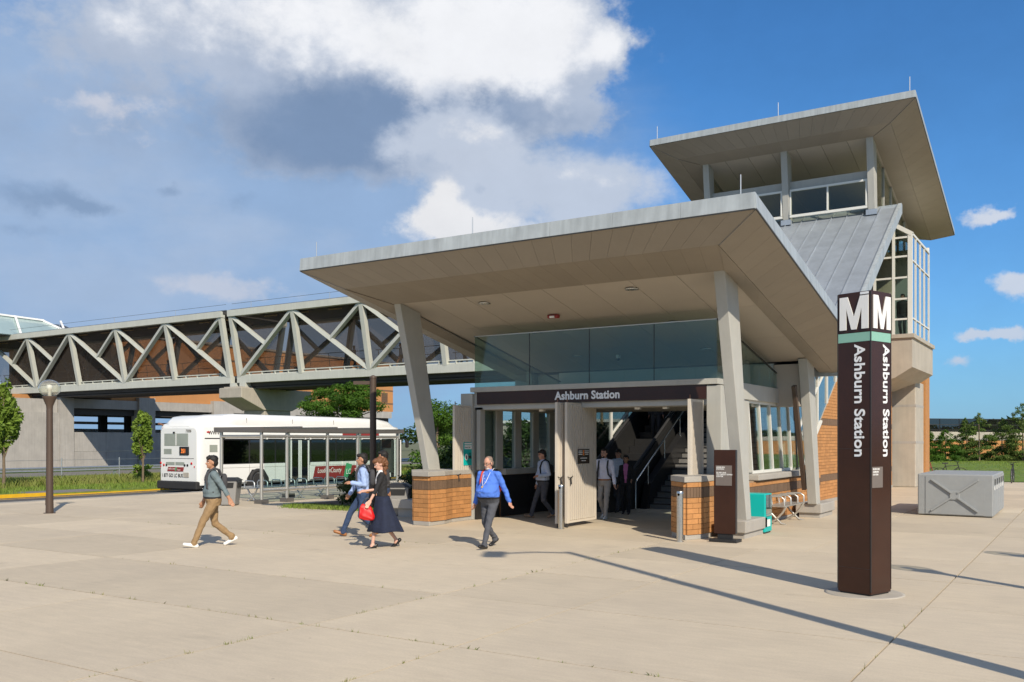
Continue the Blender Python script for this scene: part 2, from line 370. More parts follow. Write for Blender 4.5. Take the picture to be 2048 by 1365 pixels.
def patch_panels(parent, name, m, a, b, c, d, nu, nv, gap=.008, th=.02, up=1, shared_names=True):
    """bilinear patch a-b (u) / a-d (v) cut into nu x nv thin panels, thickness away along the normal*up"""
    a, b, c, d = map(Vector, (a, b, c, d)); off = wloc(parent); res = []
    for i in range(nu):
        for j in range(nv):
            def P(u, v): return a*(1-u)*(1-v)+b*u*(1-v)+c*u*v+d*(1-u)*v
            lu = ((b-a).length+(c-d).length)/2; lv = ((d-a).length+(c-b).length)/2
            gu = gap/lu/2; gv = gap/lv/2
            q = [P(i/nu+gu, j/nv+gv), P((i+1)/nu-gu, j/nv+gv), P((i+1)/nu-gu, (j+1)/nv-gv), P(i/nu+gu, (j+1)/nv-gv)]
            nrm = (q[1]-q[0]).cross(q[3]-q[0]).normalized()*th*up
            bl = MB().hexa([*q, *[x+nrm for x in q]]); me = bl.mesh(name, m, off)
            res.append(link(name, me, parent))
    return res
def text(s, size, mname, parent, origin, right, up, bold=.0, depth=.006, align='LEFT', shear=0.0, space=1.0, sx=1.0, name='lettering', world=True):
    cu = bpy.data.curves.new('t', 'FONT'); cu.body = s; cu.size = size; cu.offset = bold; cu.extrude = depth; cu.align_x = align; cu.shear = shear; cu.space_character = space; cu.resolution_u = 4
    to = bpy.data.objects.new('t', cu); COL.objects.link(to); dg = bpy.context.evaluated_depsgraph_get(); dg.update()
    me = bpy.data.meshes.new_from_object(to.evaluated_get(dg)); bpy.data.objects.remove(to); bpy.data.curves.remove(cu)
    R, U = Vector(right).normalized(), Vector(up).normalized(); Nn = R.cross(U); O = Vector(origin)-(wloc(parent) if (parent is not None and world) else Vector())
    n = len(me.vertices); co = np.empty(n*3, np.float32); me.vertices.foreach_get('co', co); co = co.reshape(-1, 3)
    co = np.array(O)+co[:, :1]*np.array(R)*sx+co[:, 1:2]*np.array(U)+co[:, 2:]*np.array(Nn)
    me.vertices.foreach_set('co', co.astype(np.float32).ravel()); me.materials.clear(); me.materials.append(MATS[mname]); me.update()
    me.name = name
    return link(name, me, parent)
_bc = {}
def brick_mesh(L, D, H, m):
    k = (round(L, 3), round(D, 3), round(H, 3), m)
    if k not in _bc: _bc[k] = MB().box((-L/2, -D/2, -H/2), (L/2, D/2, H/2)).mesh('brick', m)
    return _bc[k]
def brick_run(parent, p0, p1, z0, n_courses, ch=.1, bl=.30, m='brick', gap=.008, depth=.05, start=0, vertical=False, name='brick', clip=None, collect=None):
    """courses of bricks on the wall line p0->p1; bricks stand proud to the right of the travel direction"""
    p0, p1 = Vector((*p0, 0)), Vector((*p1, 0)); d = p1-p0; L = d.length; d.normalize(); nrm = Vector((d.y, -d.x, 0)); ang = math.atan2(d.y, d.x); off = wloc(parent)
    for c in range(n_courses):
        zc = z0+(c+.5)*ch; s = 0.0; first = bl*(.5 if (c+start) % 2 and not vertical else 1.0)
        ln = first
        while s < L-1e-3:
            e = min(s+ln, L)
            if L-e < .06: e = L
            if clip is None or clip((p0+d*(s+e)/2), zc):
                bw = e-s-gap; hh = ch-gap; cen = p0+d*((s+e)/2)+nrm*(depth/2-.008+random.uniform(0, .004)); cen.z = zc
                if collect is None:
                    o = link(name, brick_mesh(round(bw, 3), depth, hh, m), parent, cen-off); o.rotation_euler = (0, 0, ang)
                else:
                    collect.cbox(cen, (bw, depth, hh), ang)
            s = e; ln = bl
# ================================================================== ground, plaza, road
MB().add([(-1500, -1500, -.42), (1500, -1500, -.42), (1500, 1500, -.42), (-1500, 1500, -.42)], [(0, 1, 2, 3)]).struct('ground', 'ground')
plaza = MB().box((-29.98, -6, -.40), (14, 51, -.045)).struct('plaza', 'joint')
def slab(x0, x1, y0, y1):
    g = .011; dz = random.uniform(-.0015, .0015)
    MB().box((x0+g, y0+g, -.10), (x1-g, y1-g, dz)).build('slab', 'plaza', plaza)
XS = [-29.7, -28.8, -25.2, -21.6, -18.0, -14.4, -10.8, -7.2, -1.7, 1.9, 5.5, 9.1, 13.9]
YS = [-5.9, .05, 2.45, 4.80, 7.25, 9.65, 12.05, 14.3, 16.85, 19.25, 21.65, 24.05, 26.5, 29.0, 31.5, 34.0, 36.5, 39.0, 42.0, 45.0, 48.0, 50.9]
for j in range(len(YS)-1):
    for i in range(len(XS)-1):
        x0, x1, y0, y1 = XS[i], XS[i+1], YS[j], YS[j+1]
        if x0 == -7.2 and y1 <= 16.9: slab(x0, -5.25, y0, y1); slab(-5.25, x1, y0, y1)
        elif x0 == -7.2: slab(x0, -4.4, y0, y1); slab(-4.4, x1, y0, y1)
        elif x0 == -14.4 and 7 < y0 < 9.7: continue
        elif x0 == -10.8 and 7 < y0 < 9.7: slab(-14.4, x1, y0, y1)
        else: slab(x0, x1, y0, y1)
# near kerb of the bus lane
kerb = MB().box((-30.18, -30, -.41), (-29.985, 130, -.30)).struct('kerb', 'concretegrey')
for k in range(52):
    MB().box((-30.17, -26+k*3+.004, -.30), (-29.99, -26+(k+1)*3-.004, .002)).build('kerb_stone', 'concretegrey', kerb)
road = MB().box((-34.62, -60, -.40), (-30.185, 160, -.15)).struct('road', 'asphalt')
for x in (-33.9,): MB().box((x-.06, -60, -.149), (x+.06, 160, -.146)).build('road_line', 'yellow', road)
ykerb = MB().box((-34.82, -30, -.41), (-34.625, 130, -.30)).struct('far_kerb', 'concretegrey')
yk = -26.0
for k in range(60):
    low = 20.2 < yk < 23.6
    MB().box((-34.81 if not low else -35.05, yk+.004, -.30), (-34.63, yk+2.6-.004, -.015 if not low else -.11)).build('kerb_stone', 'yellow', ykerb); yk += 2.6
MB().box((-52, -60, -.41), (-34.825, 160, -.06)).struct('verge', 'grasslawn')
MB().box((-36.6, 20.4, -.058), (-34.83, 23.4, -.045)).struct('path', 'oldasphalt')
MB().box((-76, -60, -.41), (-52.005, 160, -.25)).struct('service_road', 'oldasphalt')

# ================================================================== station entrance pavilion
SX = -10.21
st = thing('station_entrance', 'grey metro station entrance pavilion with wide upturned canopy and brown name band', 'station', (SX, 19.3, 0))
def zc(y): return 5.33-.205*(y-17.35)
def zk(y): return 5.55-.2014*(y-16.0)
def zo(y): return 5.96-.213*(y-15.4)
YB = 24.7
XI, XK, XO = (-14.36, -6.06), (-14.72, -5.70), (-15.57, -4.85)
# roof deck
deck = MB().hexa([(XO[0]+.02, 15.42, zo(15.4)+.05), (XO[1]-.02, 15.42, zo(15.4)+.05), (XO[1]-.02, YB, zo(YB)+.05), (XO[0]+.02, YB, zo(YB)+.05),
                  (XO[0]+.05, 15.45, zo(15.4)+.27), (XO[1]-.05, 15.45, zo(15.4)+.27), (XO[1]-.05, YB, zo(YB)+.27), (XO[0]+.05, YB, zo(YB)+.27)])
roof = deck.build('roof', 'zinc', st)
# fascia boards on three sides
def fascia(a, b, h, nu, parent, lean=(0, 0, 0)):
    a, b = Vector(a), Vector(b); up = Vector((0, 0, h))+Vector(lean)
    return patch_panels(parent, 'fascia_panel', 'fascia', a, b, b+up, a+up, nu, 1, .004, .03, 1)
fascia((XO[0], 15.4, zo(15.4)), (XO[1], 15.4, zo(15.4)), .285, 8, roof, (0, .03, 0))
fascia((XO[1], 15.4, zo(15.4)), (XO[1], YB, zo(YB)), .285, 7, roof, (-.03, 0, 0))
fascia((XO[0], YB, zo(YB)), (XO[0], 15.4, zo(15.4)), .285, 7, roof, (.03, 0, 0))
for e in (0, 1):
    MB().beam((XO[e], 15.41, zo(15.4)), (XO[e], YB, zo(YB)), .05, .02).build('drip_edge', 'zincdark', roof)
MB().beam((XO[0], 15.41, zo(15.4)), (XO[1], 15.41, zo(15.4)), .05, .02).build('drip_edge', 'zincdark', roof)
def I(e, y): return (XI[e], y, zc(y))
def K(e, y): return (XK[e], y, zk(y))
def O(e, y): return (XO[e], y, zo(y))
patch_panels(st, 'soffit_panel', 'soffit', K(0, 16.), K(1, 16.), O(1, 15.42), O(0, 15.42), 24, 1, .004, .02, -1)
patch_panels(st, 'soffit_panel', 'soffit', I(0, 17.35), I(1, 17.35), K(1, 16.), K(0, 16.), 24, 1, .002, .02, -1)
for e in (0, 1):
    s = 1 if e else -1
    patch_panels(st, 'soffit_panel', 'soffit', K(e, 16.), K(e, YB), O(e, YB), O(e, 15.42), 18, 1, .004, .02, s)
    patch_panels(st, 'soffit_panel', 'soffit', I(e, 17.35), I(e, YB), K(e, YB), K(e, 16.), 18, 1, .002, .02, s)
# thin edge bead where the flat ceiling meets the soffit band
for e in (0, 1): MB().beam(I(e, 17.35), I(e, YB), .02, .03).build('ceiling_bead', 'ceiling', st)
ys = [17.36, 19.5, 21.7, 23.72]
CP = .03
xs = [-14.33, -13.4, -12.35, -11.3, -10.25, -9.2, -8.15, -7.1, -6.09]
for j in range(3):
    for i in range(8):
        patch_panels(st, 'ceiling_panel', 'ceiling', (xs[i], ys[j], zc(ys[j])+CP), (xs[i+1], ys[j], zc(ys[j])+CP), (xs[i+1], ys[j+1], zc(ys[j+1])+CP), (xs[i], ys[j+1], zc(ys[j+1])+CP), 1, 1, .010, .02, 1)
MB().hexa([(-14.36, 17.3, zc(17.3)+.07), (-6.06, 17.3, zc(17.3)+.07), (-6.06, YB, zc(YB)+.07), (-14.36, YB, zc(YB)+.07),
           (-14.36, 17.3, zc(17.3)+.09), (-6.06, 17.3, zc(17.3)+.09), (-6.06, YB, zc(YB)+.09), (-14.36, YB, zc(YB)+.09)]).build('ceiling_backing', 'zincdark', st)
MB().box((-15.5, YB-.02, 3.7), (-4.9, YB+.05, 4.15)).build('rear_fascia', 'fascia', roof)
# recessed downlights: trim ring and lens
for (x, y) in ((-12.09, 17.9), (-8.3, 17.9), (-12.0, 20.15), (-8.28, 20.15), (-11.98, 22.3), (-8.28, 22.3)):
    z = zc(y)+CP
    r = MB().lathe([(.135, -.02), (.15, -.015), (.15, .01), (.12, .012), (.11, -.004)], (x, y, z), 20).build('downlight', 'stainless', st)
    MB().lathe([(.001, .0), (.11, -.004), (.11, .03)], (x, y, z), 20).build('lens', 'lampwarm' if x < -10 else 'signplate', r)
sb = MB().cbox((-10.85, 19.0, zc(19.0)-.02), (.30, .13, .09)).build('alarm_strobe', 'red', st); bevel(sb, .03)
MB().cbox((-10.85, 18.93, zc(19.0)-.04), (.12, .05, .05)).build('strobe_lens', 'white', sb)
cd = MB().lathe([(.06, .0), (.06, -.06), (.05, -.09)], (-10.79, 22.4, zc(22.4)+CP), 12).build('ceiling_camera', 'white', st)
MB().lathe([(.05, -.09), (.045, -.13), (.02, -.155), (.001, -.16)], (-10.79, 22.4, zc(22.4)+CP), 12).build('dome', 'black', cd)
# lightning rods on the roof edge
for x in (-15.2, -10.8, -5.15):
    MB().tube([(x, 15.55, 6.2), (x, 15.55, 6.62)], .010, 6).build('lightning_rod', 'galv', roof)
# leaning columns
def column(parent, x0, x1, yb0, yb1, zb, yt0, yt1, zt0, zt1, name='column', m='column'):
    o = MB().hexa([(x0, yb0, zb), (x1, yb0, zb), (x1, yb1, zb), (x0, yb1, zb), (x0, yt0, zt0), (x1, yt0, zt0), (x1, yt1, zt1), (x0, yt1, zt1)]).build(name, m, parent)
    return bevel(o, .012)
column(st, -6.29, -6.055, 18.68, 18.98, .36, 17.33, 18.10, 5.36, 5.20)
column(st, -14.37, -14.175, 18.50, 18.97, 1.20, 17.33, 18.12, 5.36, 5.20)
for x0, x1 in ((-6.29, -6.055), (-14.37, -14.175)): column(st, x0, x1, 24.38, 24.76, .36, 23.45, 24.12, 4.09, 3.95)
for (x0, x1, y0, y1) in ((-6.62, -5.96, 18.32, 19.78), (-6.62, -5.96, 24.45, 25.95), (-14.46, -13.8, 24.45, 25.95)):
    p = MB().box((x0, y0, .12), (x1, y1, .37)).build('pedestal', 'precast', st); bevel(p, .02)
    MB().box((x0+.08, y0+.06, 0), (x1-.05, y1-.08, .12)).build('pedestal_foot', 'precast', p)
# brown drain channel on the rear column
MB().beam((-6.36, 23.35, 3.4), (-6.36, 24.35, .75), .10, .14).build('downpipe', 'brownpole', st)
# portal: pillars, beam, brown name band
for (x0, x1, tx) in ((-13.72, -13.36, 0), (-7.13, -6.80, 0)):
    bevel(MB().box((x0, 19.22, 0), (x1, 20.35, 3.22)).build('portal_pillar', 'column', st), .01)
bevel(MB().box((-13.40, 19.18, 3.245), (-6.86, 20.2, 3.37)).build('ledge', 'column', st), .008)
MB().box((-13.35, 19.30, 2.80), (-7.14, 20.1, 3.24)).build('portal_beam', 'column', st)
band = MB().box((-13.22, 19.22, 2.93), (-7.135, 19.295, 3.243)).build('sign_band', 'brown', st)
text('Ashburn Station', .265, 'letterwhite', band, (-10.93, 19.212, 3.002), (1, 0, 0), (0, 0, 1), bold=.008, depth=.006, space=1.03, sx=.96)
MB().box((-13.35, 20.105, 2.86), (-7.0, 24.6, 3.0)).build('vestibule_ceiling', 'soffit', st)
MB().box((-13.35, 20.205, 3.002), (-7.0, 24.6, 3.24)).build('vestibule_roof', 'column', st)
for x in (-11.6, -10.9, -9.0, -8.3):
    MB().cbox((x, 19.75, 2.77), (.12, .12, .05)).build('spotlight', 'white', st)
# rear clerestory wall below the canopy
for i in range(6):
    x0 = -13.4+i*1.067; MB().box((x0+.004, 23.78, 3.24), (x0+1.063, 23.84, 4.02)).build('clerestory_panel', 'whiteframe', st)
# side return of the clerestory
MB().box((-7.0, 23.75, 2.9), (-6.3, 24.3, 3.98)).build('rear_panel', 'ceiling', st)
MB().box((-14.1, 23.75, 2.9), (-13.4, 24.3, 3.98)).build('rear_panel', 'ceiling', st)
# frameless glass windscreen on the ledge
gx = [-13.34, -11.70, -10.05, -8.40, -6.92]
for i in range(4):
    MB().box((gx[i]+.006, 19.294, 3.37), (gx[i+1]-.006, 19.306, 4.66)).build('glass_panel', 'greenish', st)
for x in gx[1:4]: MB().box((x-.007, 19.290, 3.37), (x+.007, 19.310, 4.66)).build('glass_joint', 'darkmetal', st)
for (xg) in (-13.34, -6.92):
    yy = [19.32, 20.33, 21.28, 22.3, 23.14, 23.75]
    for i in range(5):
        z0, z1 = 4.66-.205*(yy[i]-19.3), 4.66-.205*(yy[i+1]-19.3)
        MB().hexa([(xg-.006, yy[i]+.005, 3.37), (xg+.006, yy[i]+.005, 3.37), (xg+.006, yy[i+1]-.005, 3.37), (xg-.006, yy[i+1]-.005, 3.37), (xg-.006, yy[i]+.005, z0), (xg+.006, yy[i]+.005, z0), (xg+.006, yy[i+1]-.005, z1), (xg-.006, yy[i+1]-.005, z1)]).build('glass_panel', 'greenish', st)
    MB().beam((xg, 19.3, 4.675), (xg, 23.75, 4.675-.205*4.45), .04, .03).build('glass_rail', 'darkmetal', st)
MB().beam((gx[0], 19.3, 4.67), (gx[4], 19.3, 4.67), .03, .02).build('glass_rail', 'aluminium', st)
# side edges of the vestibule roof
for (x0, x1) in ((-7.0, -6.86), (-13.5, -13.36)):
    bevel(MB().box((x0, 20.36, 2.98), (x1, 24.9, 3.36)).build('roof_edge_beam', 'column', st), .01)

# ---- brick piers and low walls
def pier_courses(parent, pts, z=.10):
    """brick skin along a polyline: seven running courses, soldier band, top course"""
    for a, b in zip(pts[:-1], pts[1:]):
        brick_run(parent, a, b, z, 7, .107, .32, 'brick')
        brick_run(parent, a, b, z+.749, 1, .215, .088, 'brickbrown', vertical=True)
        brick_run(parent, a, b, z+.964, 1, .10, .32, 'brick')
def poly_prism(mb, pts, z0, z1): return mb.prism([(x, y, z0) for x, y in pts], (0, 0, z1-z0))
def expand(pts, c, e): return [((x-c[0])*e+c[0], (y-c[1])*e+c[1]) for x, y in pts]
lp = [(-14.45, 18.22), (-13.72, 17.32), (-13.24, 17.28), (-13.24, 17.86), (-13.40, 18.36), (-13.40, 19.18), (-14.45, 19.18)]
rp = [(-7.53, 18.40), (-7.47, 18.16), (-6.96, 17.57), (-6.78, 17.98), (-6.76, 18.9), (-6.76, 19.2), (-7.50, 19.2)]
for pts, lab in ((lp, 'l'), (rp, 'r')):
    c = (sum(p[0] for p in pts)/len(pts), sum(p[1] for p in pts)/len(pts))
    core = poly_prism(MB(), expand(pts, c, .985), 0.0, 1.17).build('brick_pier', 'mortar', st)
    bevel(poly_prism(MB(), expand(pts, c, 1.05), 0.0, .10).build('plinth', 'precast', core), .01)
    bevel(poly_prism(MB(), expand(pts, c, 1.11), 1.166, 1.285).build('coping', 'precast', core), .012)
    vis = pts[:6]
    for a, b in zip(vis[:-1], vis[1:]): pier_courses(core, [a, b])
# low brick wall under the side window (right) and its twin (left side of the building)
low = MB().box((-7.1, 19.3, 0), (-6.79, 27.6, 1.06)).build('low_wall', 'mortar', st)
MB().box((-7.1, 19.25, 0), (-6.73, 27.65, .07)).build('plinth', 'precast', low)
z = .07
brick_run(low, (-6.79, 19.3), (-6.79, 27.6), z, 6, .107, .32, 'brick')
brick_run(low, (-6.79, 19.3), (-6.79, 27.6), z+.642, 1, .215, .088, 'brickbrown', vertical=True, name='soldier_brick')
brick_run(low, (-6.79, 19.3), (-6.79, 27.6), z+.857, 1, .10, .32, 'brick')
bevel(MB().box((-7.15, 21.45, 1.065), (-6.66, 25.75, 1.21)).build('window_sill', 'precast', low), .02)
MB().box((-13.6, 20.36, 0), (-13.25, 26.5, 1.2)).build('low_wall', 'brick', st)
# side window, leaning like the columns
def lean_window(parent, x, y0, y1, z0, z1, sh, n, tag_, xin):
    fr = MB(); w = .07
    def pt(y, z): return (x, y+sh*(z1-z)/(z1-z0), z)
    fr.beam(pt(y0, z0), pt(y1, z0), .09, w); fr.beam(pt(y0, z1), pt(y1, z1), .09, w)
    f = fr.build('window_frame', 'whiteframe', parent)
    for i in range(n+1):
        y = y0+(y1-y0)*i/n; MB().beam(pt(y, z0), pt(y, z1), .10, .06, (0, 1, 0)).build('mullion', 'whiteframe', f)
    for i in range(n):
        a, b = y0+(y1-y0)*i/n, y0+(y1-y0)*(i+1)/n
        MB().prism([pt(a+.02, z0), pt(b-.02, z0), pt(b-.02, z1), pt(a+.02, z1)], (.012, 0, 0)).build('pane', 'clear', f)
    return f
lean_window(st, -6.98, 21.5, 24.95, 1.25, 2.95, .34, 4, 'r', 1)
bevel(MB().box((-7.14, 20.36, 1.08), (-6.9, 21.45, 2.98)).build('wall_panel', 'column', st), .01)
# glazed return behind the window
MB().prism([(-7.05, 25.4, 1.25), (-7.05, 27.4, 1.30), (-7.05, 27.9, 1.6), (-7.05, 25.0, 2.95)], (.012, 0, 0)).build('pane', 'clear', st)
MB().beam((-7.05, 25.35, 1.22), (-7.05, 24.98, 2.98), .1, .09, (0, 1, 0)).build('mullion', 'whiteframe', st)
MB().beam((-7.05, 26.5, 1.1), (-7.05, 28.9, 2.62), .08, .06).build('mullion', 'whiteframe', st)
MB().beam((-7.05, 26.2, 1.25), (-7.05, 25.9, 2.98), .06, .05, (0, 1, 0)).build('mullion', 'darkmetal', st)
# left interior wall: granite base, ledge, strip window
for i in range(4):
    MB().box((-13.25, 20.36+i*1.35, .02), (-13.19, 20.36+(i+1)*1.35-.012, 1.10)).build('granite_panel', 'granite', st)
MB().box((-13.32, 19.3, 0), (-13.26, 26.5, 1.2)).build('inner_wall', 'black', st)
MB().box((-13.34, 20.36, 1.12), (-13.08, 25.8, 1.27)).build('ledge', 'column', st)
wy = [(19.52, 20.07), (20.37, 20.99), (21.30, 21.93), (22.23, 22.85), (23.15, 23.80), (24.1, 24.75)]
prev = 19.3
for (a, b) in wy:
    MB().box((-13.28, prev, 1.272), (-13.17, a, 2.80)).build('mullion', 'column', st)
    MB().box((-13.22, a-.01, 1.30), (-13.208, b+.01, 2.80)).build('pane', 'clear', st); prev = b
MB().box((-13.28, prev, 1.272), (-13.17, 25.4, 2.80)).build('mullion', 'column', st)
MB().box((-13.33, 19.3, 2.802), (-13.09, 25.4, 2.857)).build('window_head', 'column', st)
# ---- gates: slatted leaves folded open
def gate(x, y0, y1, z0=.10, z1=2.90, n=13):
    g = MB().box((x-.03, y0, z0), (x+.03, y0+.13, z1)).build('gate', 'gate', st)
    MB().box((x-.03, y1-.06, z0), (x+.03, y1, z1)).build('gate_stile', 'gate', g)
    for (a, b) in ((z0, z0+.07), (z1-.05, z1)): MB().box((x-.028, y0+.13, a), (x+.022, y1-.06, b)).build('gate_rail', 'gate', g)
    pitch = (y1-.06-y0-.13)/n
    for i in range(n):
        ya = y0+.13+pitch*i; MB().box((x-.02, ya+.022, z0+.07), (x+.040, ya+pitch-.022, z1-.05)).build('slat', 'gate', g)
    MB().beam((x-.025, y0+.1, z0+.1), (x-.025, y1-.1, z1-.9), .012, .05, (0, 0, 1)).build('brace', 'gate', g)
    MB().tube([(x, y0+.06, 0), (x, y0+.06, z0)], .022, 8).build('drop_bolt', 'darkmetal', g)
    MB().tube([(x, y0+.06, z1), (x, y0+.06, z1+.09)], .012, 8).build('top_bolt', 'rust', g)
    MB().tube([(x+.03, y0+.02, 1.18), (x+.07, y0+.06, 1.15), (x+.07, y0+.20, 1.18), (x+.04, y0+.25, 1.19)], .010, 6).build('chain', 'darkmetal', g)
    MB().tube([(x+.06, y0+.12, 1.15), (x+.07, y0+.13, 1.0)], .018, 6).build('padlock', 'darkmetal', g)
    return g
gl = gate(-13.42, 18.50, 19.95)
gate(-10.45, 18.42, 19.95); gm = gate(-10.28, 18.58, 20.06); gate(-7.22, 18.42, 19.20)
pl = MB().box((-13.39, 18.86, 1.39), (-13.375, 19.25, 1.975)).build('placard', 'teal', gl)
MB().box((-13.374, 18.90, 1.80), (-13.370, 19.21, 1.90)).build('placard_title', 'white', pl)
MB().box((-13.374, 18.90, 1.92), (-13.370, 19.21, 1.96)).build('placard_title', 'white', pl)
MB().prism([(-13.374, 18.98+.07*math.cos(t*.524), 1.60+.085*math.sin(t*.524)) for t in range(12)], (.004, 0, 0)).build('placard_icon', 'white', pl)
MB().box((-13.369, 18.96, 1.555), (-13.366, 19.0, 1.64)).build('placard_figure', 'black', pl)
text('Need to Talk?', .05, 'black', pl, (-13.368, 18.91, 1.83), (0, 1, 0), (0, 0, 1), depth=.001, sx=.85)
text('DIAL', .075, 'black', pl, (-13.372, 19.08, 1.66), (0, 1, 0), (0, 0, 1), depth=.001, sx=.7)
text('988', .11, 'black', pl, (-13.372, 19.06, 1.56), (0, 1, 0), (0, 0, 1), bold=.004, depth=.001, sx=.85)
pm = MB().box((-10.25, 19.07, 1.47), (-10.235, 19.66, 1.815)).build('placard', 'brown', gm)
MB().box((-10.2345, 19.33, 1.66), (-10.231, 19.39, 1.79)).build('placard_icon', 'amber', pm)
for i, (a, b, z) in enumerate(((19.11, 19.3, 1.76), (19.11, 19.3, 1.72), (19.11, 19.3, 1.68), (19.42, 19.62, 1.76), (19.42, 19.62, 1.72), (19.45, 19.60, 1.68), (19.2, 19.54, 1.59), (19.26, 19.48, 1.53))):
    MB().box((-10.2345, a, z), (-10.232, b, z+.018)).build('placard_text', 'white', pm)

# ================================================================== headhouse tower behind, with the sloping escalator enclosure
tw = thing('headhouse_tower', 'brick and zinc tower with sloping metal roof, glazed bay and big upper canopy', 'building', (SX, 36, 0))
def zr(y): return 10.85+.64*(y-36.9)      # metal roof top at its edge
def zcop(y): return 2.71+.643*(y-29.8)    # raking brick coping
# upper canopy
UO = (-15.15, -5.20); UK = (-14.25, -6.15); UI = (-13.52, -6.90)
def uo(y): return 13.95-.262*(y-34.4)
def uc(y): return 13.32-.235*(y-36.0)
def uk(y): return 13.50-.25*(y-35.25)
UB = 45.0
uroof = MB().hexa([(UO[0]+.02, 34.42, uo(34.4)+.04), (UO[1]-.02, 34.42, uo(34.4)+.04), (UO[1]-.02, UB, uo(UB)+.04), (UO[0]+.02, UB, uo(UB)+.04),
                   (UO[0]+.04, 34.45, uo(34.4)+.24), (UO[1]-.04, 34.45, uo(34.4)+.24), (UO[1]-.04, UB, uo(UB)+.24), (UO[0]+.04, UB, uo(UB)+.24)]).build('roof', 'zinc', tw)
fascia((UO[0], 34.4, uo(34.4)), (UO[1], 34.4, uo(34.4)), .25, 9, uroof, (0, .02, 0))
fascia((UO[1], 34.4, uo(34.4)), (UO[1], UB, uo(UB)), .25, 8, uroof, (-.02, 0, 0))
fascia((UO[0], UB, uo(UB)), (UO[0], 34.4, uo(34.4)), .25, 8, uroof, (.02, 0, 0))
for e in (0, 1): MB().beam((UO[e], 34.41, uo(34.4)), (UO[e], UB, uo(UB)), .05, .02).build('drip_edge', 'zincdark', uroof)
def uI(e, y): return (UI[e], y, uc(y))
def uK(e, y): return (UK[e], y, uk(y))
def uO(e, y): return (UO[e], y, uo(y))
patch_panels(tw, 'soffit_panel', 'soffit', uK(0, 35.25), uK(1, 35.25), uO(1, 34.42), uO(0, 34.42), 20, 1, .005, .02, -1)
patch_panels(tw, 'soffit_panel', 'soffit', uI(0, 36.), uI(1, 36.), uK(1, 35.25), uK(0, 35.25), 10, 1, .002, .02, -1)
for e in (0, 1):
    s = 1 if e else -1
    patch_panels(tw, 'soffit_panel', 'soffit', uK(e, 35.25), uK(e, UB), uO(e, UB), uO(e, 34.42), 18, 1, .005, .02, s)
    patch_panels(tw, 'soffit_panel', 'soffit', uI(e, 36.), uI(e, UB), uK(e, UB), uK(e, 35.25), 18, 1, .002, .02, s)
patch_panels(tw, 'ceiling_panel', 'ceiling', (UI[0], 36.0, uc(36)+.03), (UI[1], 36.0, uc(36)+.03), (UI[1], UB, uc(UB)+.03), (UI[0], UB, uc(UB)+.03), 7, 3, .012, .02, 1)
MB().box((UO[0]+.1, UB-.03, 11.19), (UO[1]-.1, UB+.05, 11.42)).build('rear_fascia', 'fascia', uroof)
for x in (-14.9, -10.0, -5.4): MB().tube([(x, 34.55, 14.1), (x, 34.55, 14.75)], .014, 6).build('lightning_rod', 'galv', uroof)
for x0 in (-13.52, -10.33, -7.14):
    column(tw, x0, x0+.25, 36.35, 36.80, 10.72, 35.98, 36.62, 13.36, 13.22)
    MB().box((x0-.06, 36.25, 10.50), (x0+.33, 36.95, 10.70)).build('column_shoe', 'zinc', tw)
MB().box((-13.3, 36.45, 11.90), (-7.1, 36.75, 12.22)).build('tie_beam', 'column', tw)
# window band between the columns
for (a, b) in ((-13.25, -10.35), (-10.06, -7.16)):
    f = MB().box((a, 36.30, 10.78), (b, 36.40, 10.88)).build('window_frame', 'whiteframe', tw)
    MB().box((a, 36.30, 11.80), (b, 36.40, 11.88)).build('mullion', 'whiteframe', f)
    for x in (a, (a+b)/2-.03, b-.06): MB().box((x, 36.29, 10.88), (x+.06, 36.39, 11.80)).build('mullion', 'whiteframe', f)
    for (c, d) in ((a+.06, (a+b)/2-.03), ((a+b)/2+.03, b-.06)): MB().box((c, 36.34, 10.88), (d, 36.352, 11.80)).build('pane', 'tower_glass', f)
# tower side glazing under the upper roof
for X, nm in ((-6.98, 1), (-13.45, -1)):
    yy = [36.8, 38.4, 40.0, 41.6, 43.2, 44.8]
    for i in range(5):
        z0 = 9.6
        MB().hexa([(X-.006, yy[i]+.04, z0), (X+.006, yy[i]+.04, z0), (X+.006, yy[i+1]-.04, z0), (X-.006, yy[i+1]-.04, z0), (X-.006, yy[i]+.04, uc(yy[i])), (X+.006, yy[i]+.04, uc(yy[i])), (X+.006, yy[i+1]-.04, uc(yy[i+1])), (X-.006, yy[i+1]-.04, uc(yy[i+1]))]).build('pane', 'tower_glass', tw)
        MB().box((X-.05, yy[i]-.04, z0), (X+.05, yy[i]+.04, uc(yy[i]))).build('mullion', 'column', tw)
MB().box((-13.4, 44.7, 4), (-7.0, 44.9, 11.0)).build('rear_wall', 'concretegrey', tw)
MB().box((-13.4, 36.9, 10.3), (-7.05, 44.7, 10.45)).build('upper_floor', 'ceiling', tw)
